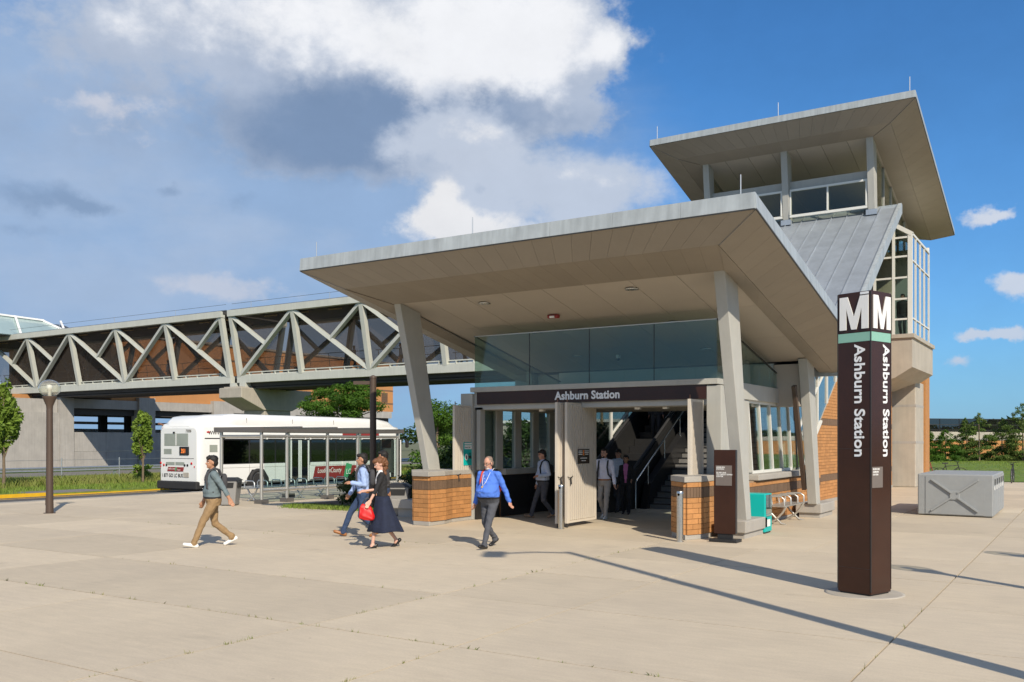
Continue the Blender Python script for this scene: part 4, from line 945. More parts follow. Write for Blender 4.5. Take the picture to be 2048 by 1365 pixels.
for yw in (28.1, 35.4):
    arch = [(e+.006, yw+a*.62, .30+b*.62-.12) for a, b in ((-1.08, -.6), (-1.0, .35), (-.55, .95), (.55, .95), (1.0, .35), (1.08, -.6))]
    MB().prism(arch, (.012, 0, 0)).build('wheel_arch', 'rubber', bus)
    for xw, s in ((RX-.185, 1), (BXC-1.25, -1)):
        w = thing('wheel', None, None); w.parent = bus; w.location = Vector((xw, yw, .33))-wloc(bus); w.rotation_euler = (0, math.pi/2*s, 0)
        MB().lathe([(.30, .04), (.30, .24), (.42, .26), (.48, .22), (.48, .06), (.42, .02), (.30, .04)], n=28).build('tyre', 'rubber', w, True)
        rm = MB().lathe([(.001, .12), (.12, .13), (.14, .2), (.24, .17), (.29, .24), (.31, .24), (.31, .1)], n=24).build('rim', 'galv', w, True)
        for k in range(8):
            t = k*math.pi/4; MB().tube([(.19*math.cos(t), .19*math.sin(t), .17), (.19*math.cos(t), .19*math.sin(t), .21)], .018, 6).build('wheel_nut', 'darkmetal', rm, True)
MB().box((BXC-1.05, BY1-.12, 1.0), (BXC+1.05, BY1+.06, 2.4)).build('windscreen', 'buswindow', bus)
mi = MB().tube([(RX-.1, BY1-.1, 2.1), (RX+.22, BY1+.02, 2.12), (RX+.30, BY1+.02, 2.0)], .02, 6).build('mirror_arm', 'black', bus)
bevel(MB().cbox((RX+.30, BY1+.02, 1.85), (.2, .12, .38)).build('mirror', 'black', mi), .05)

# ================================================================== bus shelter and street furniture
sh = thing('bus_shelter', 'glass and steel bus shelter with flat grey roof beside the bus', 'bus shelter', (-23.5, 24, 0))
SXF, SXB = -22.5, -24.4
for y in (20.55, 21.65, 23.55, 25.1, 27.35):
    for x in (SXF, SXB):
        if x == SXB and y in (21.65, 25.1): continue
        p = MB().tube([(x, y, .0), (x, y, 2.30)], .055, 10).build('post', 'aluminium', sh)
        MB().box((x-.16, y-.16, .0), (x+.16, y+.16, .13)).build('post_foot', 'shelterfascia', p)
rf = MB().box((-24.62, 20.42, 2.30), (-22.36, 20.50, 2.46)).build('roof_frame', 'shelterfascia', sh)
MB().box((-24.62, 27.5, 2.30), (-22.36, 27.58, 2.46)).build('roof_beam', 'shelterfascia', rf)
for x in (-22.44, -24.62): MB().box((x, 20.5, 2.30), (x+.08, 27.5, 2.42)).build('roof_beam', 'shelterfascia', rf)
for y in (22.2, 23.9, 25.7): MB().box((-24.54, y, 2.30), (-22.44, y+.10, 2.50)).build('roof_beam', 'shelterfascia', rf)
MB().box((-24.54, 20.5, 2.42), (-22.44, 27.5, 2.44)).build('roof_glass', 'greenish', rf)
for x in (SXF, SXB):
    MB().tube([(x, 20.55, 2.16), (x, 27.35, 2.16)], .05, 8).build('head_rail', 'aluminium', sh)
    MB().tube([(x, 20.55, .42), (x, 27.35, .42)], .05, 8).build('foot_rail', 'aluminium', sh)
MB().tube([(SXB, 20.55, 2.16), (SXF, 20.55, 2.16)], .05, 8).build('head_rail', 'aluminium', sh)
for (a, b) in ((20.65, 21.6), (21.7, 23.5), (23.6, 25.0), (25.2, 27.3)):
    n = 2 if b-a > 1.3 else 1
    for i in range(n):
        y0, y1 = a+(b-a)*i/n+.02, a+(b-a)*(i+1)/n-.02
        g = MB().box((SXF-.006, y0, .50), (SXF+.006, y1, 2.08)).build('glass_panel', 'clear', sh)
        for yy in (y0+.1, y1-.1): MB().cbox((SXF, yy, 2.09), (.05, .05, .05)).build('clamp', 'white', g)
mp = MB().box((-23.1, 27.1, .8), (-22.55, 27.16, 2.1)).build('map_case', 'shelterfascia', sh)
MB().box((-23.05, 27.08, .85), (-22.6, 27.10, 1.7)).build('map_face', 'signplate', mp); MB().box((-23.05, 27.085, 1.75), (-22.6, 27.10, 2.05)).build('map_header', 'brown', mp)
def seat_bench(loc, n, label, rotz=0, group=None, mm='galv'):
    b = thing('bench', label, 'bench', loc, group, rotz)
    L = n*.62
    for k in range(5): MB().box((-.24+k*.10, 0, .43), (-.16+k*.10, L, .455)).build('seat_slat', mm, b, True)
    for k in range(n+1):
        y = k*.62; y = min(max(y, .05), L-.05)
        MB().tube([(-.24, y, .46), (-.26, y, .62), (-.20, y, .68), (.14, y, .68), (.22, y, .62), (.22, y, .46)], .022, 8).build('arm', mm, b, True)
    for y in (.15, L-.15):
        MB().tube([(.24, y, .44), (.16, y, .30), (.0, y, .12), (-.2, y, .0)], .028, 8).build('leg', mm, b, True)
        MB().tube([(-.24, y, .44), (-.10, y, .25), (.12, y, .03), (.24, y, .0)], .026, 8).build('leg', mm, b, True)
    return b
seat_bench((-23.6, 21.0, 0), 4, 'grey metal seat with arm rests at the near end inside the bus shelter', group='seats inside the bus shelter')
seat_bench((-23.6, 24.2, 0), 4, 'grey metal seat with arm rests at the far end inside the bus shelter', group='seats inside the bus shelter')
seat_bench((-6.42, 21.85, 0), 3, 'silver metal bench with arm loops below the station side window', mm='aluminium')
def trash_can(loc, rotz, label):
    t = thing('trash_can', label, 'trash can', loc, 'trash cans on the plaza', rotz); t.scale = (.9, .9, .9)
    bevel(MB().hexa([(-.24, -.24, .02), (.24, -.24, .02), (.24, .24, .02), (-.24, .24, .02), (-.33, -.33, .86), (.33, -.33, .86), (.33, .33, .86), (-.33, .33, .86)]).build('bin_body', 'trashgrey', t, True), .03)
    MB().box((-.22, -.22, 0), (.22, .22, .02)).build('base', 'black', t, True)
    bevel(MB().hexa([(-.37, -.37, .86), (.37, -.37, .86), (.37, .37, .86), (-.37, .37, .86), (-.22, -.22, .97), (.22, -.22, .97), (.22, .22, .97), (-.22, .22, .97)]).build('lid', 'darkmetal', t, True), .02)
    for s in (1, -1):
        MB().prism([(-.2, -.325*s, .62), (.2, -.325*s, .62), (.23, -.338*s, .80), (-.23, -.338*s, .80)], (0, .02*s, 0)).build('opening', 'black', t, True)
        MB().prism([(.325*s, -.2, .62), (.325*s, .2, .62), (.338*s, .23, .80), (.338*s, -.23, .80)], (-.02*s, 0, 0)).build('opening', 'black', t, True)
    return t
trash_can((-22.75, 19.5, 0), .55, 'grey tapered trash can standing before the near end of the bus shelter')
trash_can((-15.85, 19.35, 0), .55, 'grey tapered trash can between the hedge and the brick pier')
cbn = thing('concrete_bench', 'low grey concrete bench end beside the brick pier under the left column', 'bench', (-15.2, 18.7, 0))
bevel(MB().box((-15.75, 18.9, .22), (-14.62, 19.5, .46)).build('seat', 'precast', cbn), .02); MB().box((-15.6, 19.0, 0), (-14.8, 19.4, .22)).build('base', 'precast', cbn)
def globe_lamp(loc, label):
    t = thing('lamp_post', label, 'street lamp', loc, 'globe lamps around the plaza')
    MB().lathe([(.105, 0), (.095, .5), (.085, 2.95)], n=14).build('pole', 'brownpole', t, True)
    MB().lathe([(.16, .0), (.16, .015)], n=16).build('base_plate', 'brownpole', t, True)
    MB().box((-.13, -.05, .22), (-.09, .05, .42)).build('hatch', 'brownpole', t, True)
    MB().lathe([(.085, 2.9), (.09, 2.98), (.17, 3.18), (.19, 3.22), (.19, 3.25)], n=16).build('collar', 'brownpole', t, True)
    g = MB().ell((0, 0, 3.47), (.285, .285, .24), 24, 14).build('globe', 'globe', t, True)
    MB().lathe([(.05, 3.25), (.05, 3.42), (.075, 3.44), (.075, 3.55), (.02, 3.57)], n=12).build('lamp', 'white', g, True)
    return t
globe_lamp((-24.48, 14.67, 0), 'brown lamp post with clear globe standing on the plaza at the left')
globe_lamp((1.35, 12.75, 0), 'brown globe lamp post beside the plaza whose thin shadow passes behind the pylon')
globe_lamp((2.5, 15.65, 0), 'brown globe lamp post whose shadow tip reaches toward the grey lockers')
tp = thing('light_pole', 'tall brown light pole casting a long thin shadow across the plaza front', 'light pole', (1.15, 7.75, 0))
MB().lathe([(.13, 0), (.11, 4), (.07, 8.4)], n=12).build('pole', 'brownpole', tp, True)
MB().tube([(0, 0, 8.3), (-.3, -.5, 8.6), (-.6, -1.0, 8.65)], .05, 8).build('arm', 'brownpole', tp, True); MB().cbox((-.7, -1.15, 8.62), (.35, .7, .12), .5).build('luminaire', 'brownpole', tp, True)
bp = thing('sign_pole', 'plain brown pole rising behind the walking couple to the footbridge', 'pole', (-17.88, 20.62, 0))
MB().lathe([(.10, 0), (.095, 3.86)], n=12).build('pole', 'brownpole', bp, True); MB().lathe([(.11, 3.86), (.11, 3.90), (.03, 3.94)], n=12).build('cap', 'brownpole', bp, True)
MB().beam((-.5, -.3, 3.72), (-.08, -.05, 3.72), .03, .10).build('bracket', 'brownpole', bp, True)

# ---- pylon
PN = Vector((-2.40, 12.40, 0)); dl = Vector((-.94, .34, 0)).normalized(); dr = Vector((.34, .94, 0)).normalized(); PS = .475
py = thing('station_pylon', 'tall brown square station pylon with white letters and mint stripe', 'pylon', tuple(PN+dl*PS/2+dr*PS/2))
def pring(z, e=0.0): c = PN+dl*PS/2+dr*PS/2; h = PS/2+e; return [tuple(c+dl*a*h+dr*b*h+Vector((0, 0, z))) for a, b in ((-1, -1), (-1, 1), (1, 1), (1, -1))]
def pseg(nm, m, z0, z1, e=0.0): return MB().hexa([*pring(z0, e), *pring(z1, e)]).build(nm, m, py)
bevel(pseg('shaft', 'brown', .025, 3.29), .006); pseg('foot', 'black', 0, .025, -.02); pseg('stripe', 'mint', 3.293, 3.41, .001); bevel(pseg('head', 'brown', 3.413, 3.94), .006)
for (o, r, nn) in ((PN+dl*PS, -dl, -dr), (PN, dr, -dl)):   # two visible faces: origin at its left edge, right vector, outward normal
    e = nn*.004
    def M_(u, z): return o+r*u+Vector((0, 0, z))+e
    W, z0, z1 = PS, 3.455, 3.885; a, b = .035, PS-.03; t = .10
    mx_ = (a+b)/2
    pts = [(a, z0), (a, z1), (a+.115, z1), (mx_, z0+.16), (b-.115, z1), (b, z1), (b, z0), (b-t+.005, z0), (b-t+.005, z1-.15), (mx_+.035, z0), (mx_-.035, z0), (a+t-.005, z1-.15), (a+t-.005, z0)]
    mb = MB(); P = [M_(u, z) for u, z in pts]; ex = nn*.012
    n = len(P); vs = P+[p+ex for p in P]
    tris = [(0, 1, 11), (0, 11, 12), (1, 2, 11), (2, 3, 11), (11, 3, 10), (3, 9, 10), (3, 8, 9), (3, 4, 8), (4, 5, 8), (8, 5, 6), (8, 6, 7)]
    mb.add(vs, [tuple(n+i for i in t_) for t_ in tris] + [(i, (i+1) % n, n+(i+1) % n, n+i) for i in range(n)])
    mb.build('letter_m', 'white', py)
    off = .52 if r == -dl else .60
    text('Ashburn Station', .205, 'letterwhite', py, o+r*(PS*off)+Vector((0, 0, 3.255))+nn*.003, (0, 0, -1), r, bold=.004, depth=.003, sx=1.09, space=1.0)
o, r, nn = PN, dr, -dl
q = [o+r*(.02)+Vector((0, 0, 1.40)), o+r*(.27)+Vector((0, 0, 1.40)), o+r*(.27)+Vector((0, 0, 1.67)), o+r*(.02)+Vector((0, 0, 1.67))]
pp = MB().prism(q, nn*.006).build('info_plate', 'signplate', py)
for k, s_ in enumerate(('SILVER LINE', 'ASHBURN', 'STATION')): text(s_, .030, 'white', pp, o+r*.035+Vector((0, 0, 1.63-k*.035))+nn*.007, r, (0, 0, 1), bold=.0008, depth=.001)
MB().prism([PN+dl*.15+Vector((0, 0, 3.90))-dr*.001, PN+dl*.03+Vector((0, 0, 3.90))-dr*.001, PN+dl*.03+Vector((0, 0, 3.93))-dr*.001, PN+dl*.15+Vector((0, 0, 3.93))-dr*.001], -dr*.004).build('head_label', 'letterwhite', py)
MB().lathe([(.50, -.03), (.50, .004), (.46, .006)], tuple(PN+dl*PS/2+dr*PS/2), 40).build('footing', 'concrete', py)
for dd in (PN, PN+dl*PS, PN+dr*PS):
    MB().tube([dd-(dl+dr)*.0+Vector((0, 0, .06)), dd+Vector((0, 0, 3.93))], .007, 6).build('corner_seam', 'black', py)
for z in (.35, 1.9): MB().prism([PN+dl*PS+Vector((0, 0, z))-dr*.0008, PN+Vector((0, 0, z))-dr*.0008, PN+Vector((0, 0, z+.003))-dr*.0008, PN+dl*PS+Vector((0, 0, z+.003))-dr*.0008], -dr*.0006).build('sheet_joint', 'black', py)
# ---- small wayfinding post
ws = thing('sign_post', 'short dark brown information sign post with grey plate before the right column', 'sign', (-6.16, 17.7, 0))
bevel(MB().box((-6.39, 17.64, .16), (-5.95, 17.74, 1.83)).build('panel', 'brown', ws), .005); MB().box((-6.32, 17.66, .06), (-6.02, 17.72, .16)).build('neck', 'black', ws)
bevel(MB().box((-6.45, 17.52, 0), (-5.89, 17.86, .06)).build('foot', 'black', ws), .01); MB().box((-5.949, 17.645, .17), (-5.942, 17.735, 1.82)).build('edge_strip', 'darkmetal', ws)
ip = MB().box((-6.35, 17.632, 1.12), (-6.02, 17.64, 1.52)).build('info_plate', 'signplate', ws)
for k, s_ in enumerate(('ASHBURN', 'STATION', '', 'SILVER LINE', 'TO LARGO TOWN', 'CENTER')):
    if s_: text(s_, .038, 'white', ip, (-6.335, 17.630, 1.47-k*.036), (1, 0, 0), (0, 0, 1), bold=.001, depth=.001)
# ---- bollards
def bollard(loc, label):
    t = thing('bollard', label, 'bollard', loc, 'stainless bollards before the gates')
    MB().lathe([(.065, 0), (.065, .95)], n=18).build('post', 'stainless', t, True); MB().lathe([(.068, .95), (.068, 1.0), (.06, 1.012), (.001, 1.014)], n=18).build('cap', 'stainless', t, True)
    MB().lathe([(.001, 0), (.025, 0)], n=10).build('button', 'black', t, True); bt = [c for c in t.children if c.name.startswith('button')][0]; bt.location = (0, -.069, .94); bt.rotation_euler = (math.pi/2, 0, 0)
    MB().lathe([(.08, 0), (.08, .012)], n=16).build('base_ring', 'stainless', t, True)
bollard((-10.24, 18.28, 0), 'stainless steel bollard standing before the middle gates'); bollard((-6.94, 17.22, 0), 'stainless steel bollard at the brick pier beside the brown sign post')
# ---- newspaper box
nb = thing('newspaper_box', 'bright teal newspaper box behind the right column pedestal', 'newspaper box', (-6.25, 19.95, 0))
bevel(MB().box((-6.62, 19.62, .03), (-5.96, 20.12, .86)).build('case', 'teal', nb), .02); MB().box((-6.6, 19.65, 0), (-5.99, 20.1, .03)).build('foot', 'black', nb)
MB().box((-5.96, 19.67, .42), (-5.952, 20.07, .84)).build('window', 'bay_glass', nb); MB().box((-5.9615, 19.70, .45), (-5.9605, 20.04, .81)).build('newspaper', 'wood', nb)
MB().box((-5.96, 19.76, .15), (-5.955, 19.98, .30)).build('label', 'white', nb); MB().box((-5.958, 19.70, .38), (-5.94, 20.04, .41)).build('handle', 'aluminium', nb)
# ---- bike lockers
A = Vector((-4.02, 26.98, 0)); B = Vector((-2.18, 26.86, 0)); dx = (B-A).normalized(); dy = Vector((-.01, 1, 0)).normalized(); LW = (B-A).length
lk = thing('bike_locker', 'large grey plastic bike locker block with crossed ribs on the plaza', 'bike locker', tuple(A))
def LP(u, v, z): return A+dx*u+dy*v+Vector((0, 0, z))
def lbox(u0, u1, v0, v1, z0, z1): return MB().hexa([LP(u0, v0, z0), LP(u1, v0, z0), LP(u1, v1, z0), LP(u0, v1, z0), LP(u0, v0, z1), LP(u1, v0, z1), LP(u1, v1, z1), LP(u0, v1, z1)])
bevel(lbox(0, LW, .02, 3.75, 0.02, 1.12).build('shell', 'greyplastic', lk), .03)
lbox(.2, LW-.2, .005, .02, .05, 1.06).build('end_panel', 'greyplastic', lk)
for (u0, z0, u1, z1) in ((.35, .98, .85, .62), (LW-.35, .98, LW-.85, .62), (.35, .14, .85, .50), (LW-.35, .14, LW-.85, .50)):
    MB().beam(LP(u0, 0, z0), LP(u1, 0, z1), .04, .09, tuple(-dy)).build('rib', 'greyplastic', lk)
bevel(lbox(.80, LW-.80, -.02, .02, .44, .68).build('rib_boss', 'greyplastic', lk), .01)
for k in range(5):
    v = .1+k*.73; d = lbox(LW, LW+.012, v, v+.70, .06, 1.06).build('locker_door', 'greyplastic', lk)
    for j in range(3): lbox(LW+.012, LW+.018, v+.15+j*.13, v+.23+j*.13, .85, 1.0).build('vent', 'darkmetal', d)
    lbox(LW+.012, LW+.03, v+.08, v+.12, .72, .82).build('handle', 'white', d)

# ================================================================== right background: overpass, retaining wall
ov = thing('overpass', 'distant concrete road overpass with dark mesh fence right of the station', 'bridge', (-9, 105, 0))
o0, o1 = Vector((-30, 92, 0)), Vector((30, 131, 0)); od = (o1-o0).normalized()
def OV(s, z): return o0+od*s+Vector((0, 0, z))
MB().beam(OV(0, 2.75), OV(75, 2.2), .6, .75).build('parapet', 'concrete', ov); MB().beam(OV(0, 2.0)+Vector((.3, .5, 0)), OV(26.5, 1.9)+Vector((.3, .5, 0)), .6, 1.1).build('girder', 'rust', ov)
MB().beam(OV(26.5, 1.2), OV(29, 1.2), 1.2, 2.4).build('abutment', 'concrete', ov); MB().beam(OV(29, .9), OV(75, .7), .5, 1.6).build('wing_wall', 'concrete', ov)
for z in (3.2, 3.75, 4.35): MB().beam(OV(0, z+.1), OV(34, z-.15), .06, .06).build('fence_rail', 'black', ov)
for k in range(18): MB().beam(OV(k*2, 2.9), OV(k*2, 4.42-k*.012), .07, .07, (1, 0, 0)).build('fence_post', 'black', ov)
mm = glass('mesh_fence', (.55, .55, .55), refl=0, base=0, dark=((.02, .02, .02), .35))
MB().prism([OV(0, 3.0), OV(34, 2.9), OV(34, 4.2), OV(0, 4.45)], (.01, .01, 0)).build('fence_mesh', 'mesh_fence', ov)
for z in (2.95, 3.25): MB().beam(OV(34, z-.1), OV(75, z-.4), .06, .06).build('fence_rail', 'black', ov)
for k in range(14): MB().beam(OV(35+k*3, 2.6), OV(35+k*3, 3.1-k*.02), .06, .06, (1, 0, 0)).build('fence_post', 'black', ov)
rwl = thing('retaining_wall', 'low orange brick retaining wall behind the pines on the right', 'wall', (-5, 88, 0))
MB().beam((-28, 75, .8), (25, 108, .8), .5, 2.6).build('wall_face', 'brickfar', rwl); MB().beam((-28, 75, 2.15), (25, 108, 2.15), .6, .14).build('coping', 'concretegrey', rwl)
def bicycle(loc, rz, label, mcol):
    t = thing('bicycle', label, 'bicycle', loc, 'bicycles parked by the lawn', rz)
    for x in (-.5, .5):
        w = MB(); ring = [(x+.33*math.cos(a*math.pi/10), 0, .34+.33*math.sin(a*math.pi/10)) for a in range(21)]
        w.tube(ring, .018, 5, cap=False); w.build('wheel', 'rubber', t, True)
        for k in range(4): MB().tube([(x-.3*math.cos(k*.785), 0, .34-.3*math.sin(k*.785)), (x+.3*math.cos(k*.785), 0, .34+.3*math.sin(k*.785))], .004, 4).build('spokes', 'galv', t, True)
    f = MB()
    for p in (((-.5, 0, .34), (-.12, 0, .34)), ((-.12, 0, .34), (-.25, 0, .88)), ((-.25, 0, .75), (.35, 0, .8)), ((-.12, 0, .34), (.38, 0, .72)), ((.5, 0, .34), (.33, 0, .95)), ((-.5, 0, .34), (-.24, 0, .75))): f.tube(p, .02, 6)
    f.build('frame', mcol, t, True); MB().cbox((-.25, 0, .9), (.25, .12, .06)).build('saddle', 'black', t, True)
    MB().tube([(.33, -.26, 1.0), (.33, 0, .96), (.33, .26, 1.0)], .015, 6).build('handlebar', 'black', t, True)
bicycle((-3.25, 50.2, 0), 1.55, 'dark bicycle standing alone at the lawn edge right of the grey lockers', 'black')
bicycle((-7.2, 50.2, 0), .6, 'red bicycle whose handlebar shows above the left end of the grey lockers', 'red')
bicycle((-6.0, 50.4, 0), .4, 'dark bicycle whose handlebar shows above the middle of the grey lockers', 'black')
# ================================================================== vegetation
def leaf_cloud(cents, n, size, rng, flat=.0, aspect=.55, shell=.55):
    """n small bent leaves scattered in ellipsoidal clumps; cents: (x,y,z,rx,ry,rz)"""
    C_ = np.array(cents, float); vol = C_[:, 3]*C_[:, 4]*C_[:, 5]; p = vol**.75; p /= p.sum()
    idx = rng.choice(len(C_), n, p=p); d = rng.normal(size=(n, 3)); d /= np.linalg.norm(d, axis=1)[:, None]
    r = shell+(1-shell)*rng.random(n)**.7; r = r*(1+.12*rng.normal(size=n))
    pos = C_[idx, :3]+d*r[:, None]*C_[idx, 3:6]
    nrm = d*.7+rng.normal(size=(n, 3))*.7+np.array([0, 0, .5]); nrm /= np.linalg.norm(nrm, axis=1)[:, None]
    t = np.cross(nrm, rng.normal(size=(n, 3))); t /= np.linalg.norm(t, axis=1)[:, None]; b = np.cross(nrm, t)
    s = size*(.6+.8*rng.random(n))[:, None]
    v = np.stack([pos-t*s, pos+b*s*aspect+nrm*s*.12, pos+t*s, pos-b*s*aspect+nrm*s*.12], 1).reshape(-1, 3)
    f = np.arange(4*n).reshape(-1, 4)
    return v, f
def leafobj(name, cents, n, size, m, parent, seed, **k):
    v, f = leaf_cloud(cents, n, size, np.random.default_rng(seed), **k)
    off = wloc(parent) if parent is not None else Vector()
    return link(name, np_mesh(name, v-np.array(off), f, m), parent)
def clumps(c, r, n, seed, sz=(.3, .5), top=0.0):
    g = np.random.default_rng(seed); out = []
    for i in range(n):
        d = g.normal(size=3); d /= np.linalg.norm(d); q = g.random()**.4
        p = [c[k]+d[k]*r[k]*q*.85 for k in range(3)]; s = g.uniform(*sz); taper = 1-top*max(0, (p[2]-c[2])/r[2])
        p[0] = c[0]+(p[0]-c[0])*taper; p[1] = c[1]+(p[1]-c[1])*taper
        out.append((*p, r[0]*s*(.6+.4*taper), r[1]*s*(.6+.4*taper), r[2]*s*.75))
    return out
def tree(name, label, base, crown_c, crown_r, n_cl, n_leaf, lsize, m, seed, trunk_r=.06, group=None, top=.6, branches=7, cat='tree', sz=(.3, .5), aspect=.55):
    t = thing(name, label, cat, base, group); g = random.Random(seed)
    h = crown_c[2]+crown_r[2]*.5
    pts = [(base[0]+(crown_c[0]-base[0])*k/5+g.uniform(-.02, .02), base[1]+(crown_c[1]-base[1])*k/5+g.uniform(-.02, .02), base[2]+(h-base[2])*k/5) for k in range(6)]
    tr = MB().tube(pts, [trunk_r*(1.25-k*.19) for k in range(6)], 8).build('trunk', 'bark', t)
    cl = clumps(crown_c, crown_r, n_cl, seed, sz, top)
    for k in range(branches):
        c = cl[k % len(cl)]; z0 = max(base[2]+.4*(crown_c[2]-base[2]), c[2]-crown_r[2]*.6); f = min(1, (z0-base[2])/(h-base[2]))
        s0 = (base[0]+(crown_c[0]-base[0])*f, base[1]+(crown_c[1]-base[1])*f, z0)
        MB().tube([s0, ((s0[0]+c[0])/2, (s0[1]+c[1])/2, (s0[2]+c[2])/2+.05), c[:3]], [trunk_r*.45, trunk_r*.3, trunk_r*.12], 5).build('branch', 'bark', tr)
    leafobj('crown', cl, n_leaf, lsize, m, t, seed, aspect=aspect)
    return t
tree('maple_tree', 'young maple with narrow pale green crown at the left picture edge', (-40.0, 21.9, -.06), (-40.0, 21.9, 3.05), (.78, .78, 2.05), 64, 3700, .10, 'leaf_maple', 3, .06, sz=(.12, .27), top=.45, branches=16)
tree('maple_tree', 'young slender maple standing between the lamp post and the bus', (-38.9, 28.0, -.06), (-38.9, 28.0, 2.45), (.62, .62, 1.6), 46, 2700, .095, 'leaf_maple', 5, .05, sz=(.12, .27), top=.5, branches=14)
tree('locust_tree', 'spreading locust tree showing between the bus roof and the footbridge', (-38.2, 40.9, -.2), (-37.9, 41.1, 4.35), (3.0, 2.3, 1.45), 60, 15000, .085, 'leaf_locust', 8, .12, top=.3, branches=12, aspect=.35, sz=(.14, .30))
tree('locust_tree', 'smaller leafy tree right of the bus front behind the left column', (-29.5, 39.0, -.2), (-30.2, 40.2, 3.1), (2.0, 2.0, 1.5), 36, 6000, .08, 'leaf_locust', 9, .09, top=.4, aspect=.4, sz=(.16, .34))
tree('shade_tree', 'dark leafy tree seen through the first entrance window', (-20.2, 32.6, 0), (-20.2, 32.6, 1.6), (1.5, 1.5, 1.25), 26, 5000, .08, 'leaf_dark', 12, .07, 'trees seen through the entrance windows')
tree('shade_tree', 'taller dark tree with pointed top seen through the second entrance window', (-20.0, 35.5, 0), (-20.0, 35.5, 1.75), (1.3, 1.3, 1.6), 30, 5600, .08, 'leaf_dark', 13, .07, 'trees seen through the entrance windows', top=.8)
tree('shade_tree', 'rounded dark tree seen through the third entrance window', (-18.6, 37.0, 0), (-18.6, 37.0, 1.5), (1.5, 1.5, 1.35), 28, 5600, .08, 'leaf_dark', 14, .07, 'trees seen through the entrance windows')
def bush(name, label, c, r, n, seed, m='leaf_shrub', group=None, size=.05, ncl=26):
    t = thing(name, label, 'shrub', (c[0], c[1], 0), group)
    g = random.Random(seed)
    for k in range(7):
        a = g.uniform(0, 6.28); MB().tube([(c[0]+.08*math.cos(a), c[1]+.08*math.sin(a), 0), (c[0]+r[0]*.5*math.cos(a), c[1]+r[1]*.5*math.sin(a), c[2]+r[2]*.2)], [.018, .008], 5).build('stem', 'bark', t)
    leafobj('foliage', clumps(c, r, ncl, seed, (.25, .45)), n, size, m, t, seed, shell=.4)
    return t
bush('shrub', 'loose reddish green shrub before the shelter at the walking man', (-18.9, 21.3, .58), (.85, .75, .58), 5200, 21, 'leaf_shrub', 'shrubs in the planting bed')
bush('shrub', 'broad dark shrub behind the trash can and the brick pier', (-17.2, 22.4, .72), (1.2, 1.0, .72), 6500, 22, 'leaf_dark', 'shrubs in the planting bed')
bush('shrub', 'tall dark green shrub right behind the left leaning column', (-18.3, 26.0, 1.0), (1.5, 1.3, 1.05), 7000, 23, 'leaf_dark', 'shrubs in the planting bed', .06)
bush('shrub', 'dense dark shrub between the left gate and the leaning column', (-17.0, 25.0, 1.15), (1.3, 1.2, 1.2), 7000, 24, 'leaf_dark', 'shrubs in the planting bed', .06)
bush('shrub', 'green shrub at the front corner of the bus', (-20.6, 27.4, .9), (1.3, 1.2, .95), 6000, 25, 'leaf_locust', 'shrubs in the planting bed', .06)
bed = thing('planting_bed', 'kidney shaped mulch bed edged with grass between shelter and pier', 'planting bed', (-18.5, 22, 0))
bpts = [(-20.6, 19.75), (-19.2, 19.75), (-17.6, 19.9), (-15.6, 20.9), (-14.9, 22.2), (-15.2, 27.5), (-21.2, 28.6), (-21.3, 24.5), (-21.2, 21.2)]
MB().prism([(x, y, -.03) for x, y in bpts], (0, 0, .05)).build('soil', 'mulch', bed)
def blades(name, pts, h, w, m, seed, parent=None, lean=.35):
    g = np.random.default_rng(seed); pts = np.asarray(pts, float); n = len(pts)
    a = g.random(n)*6.283; hh = h*(.5+.9*g.random(n)); dx_ = np.stack([np.cos(a), np.sin(a), 0*a], 1)*w/2
    le = g.normal(size=(n, 2))*lean; tip = pts+np.stack([le[:, 0]*hh, le[:, 1]*hh, hh], 1); mid = pts+np.stack([le[:, 0]*hh*.3, le[:, 1]*hh*.3, hh*.55], 1)
    v = np.stack([pts-dx_, pts+dx_, mid+dx_*.7, tip, mid-dx_*.7], 1).reshape(-1, 3)
    f = np.arange(5*n).reshape(-1, 5)
    if parent is not None: v = v-np.array(wloc(parent))
    o = link(name, np_mesh(name, v, f, m), parent); return o
g = np.random.default_rng(5)
n = 9000; t = g.random(n); pp_ = np.array(bpts); k = (g.random(n)*4).astype(int)
edge = pp_[k]*(1-t[:, None])+pp_[k+1]*t[:, None]; edge = edge+g.normal(size=(n, 2))*np.array([.2, .22])+np.array([0, .35]); 
o = blades('edge_grass', np.column_stack([edge, np.full(n, .0)]), .10, .018, 'grasslawn', 6, bed); o['kind'] = 'stuff'
n = 42000; x = -35.1-10.5*g.random(n)**.8; y = 8+44*g.random(n); hsc = np.where(x < -39, 1.0, .35)
keep = ~((x > -36.7) & (y > 20.3) & (y < 23.5))
gp1 = np.column_stack([x, y, np.full(n, -.06)])[keep]
far = gp1[gp1[:, 0] < -39.2]; near = gp1[gp1[:, 0] >= -39.2]
tag(blades('tall_grass', far, .30, .025, 'grass', 31), 'tall unmown grass and weeds along the guard rail', 'grass', kind='stuff')
tag(blades('lawn_grass', near, .13, .025, 'grasslawn', 32), 'short green grass behind the yellow kerb', 'grass', kind='stuff')
for (x, y, s, sd) in ((-42.2, 30.3, .8, 41), (-43, 35.5, 1.2, 42), (-42.6, 33.6, .6, 43)):
    bush('weed_bush', ['low bright weed bush by the wire fence', 'tall weed bush partly hidden by the bus rear', 'small weed bush at the foot of the slender maple'][sd-41], (x, y, .5*s), (.7*s, .7*s, .55*s), 1500, sd, 'leaf_maple', 'weeds along the fence', .06, 14)
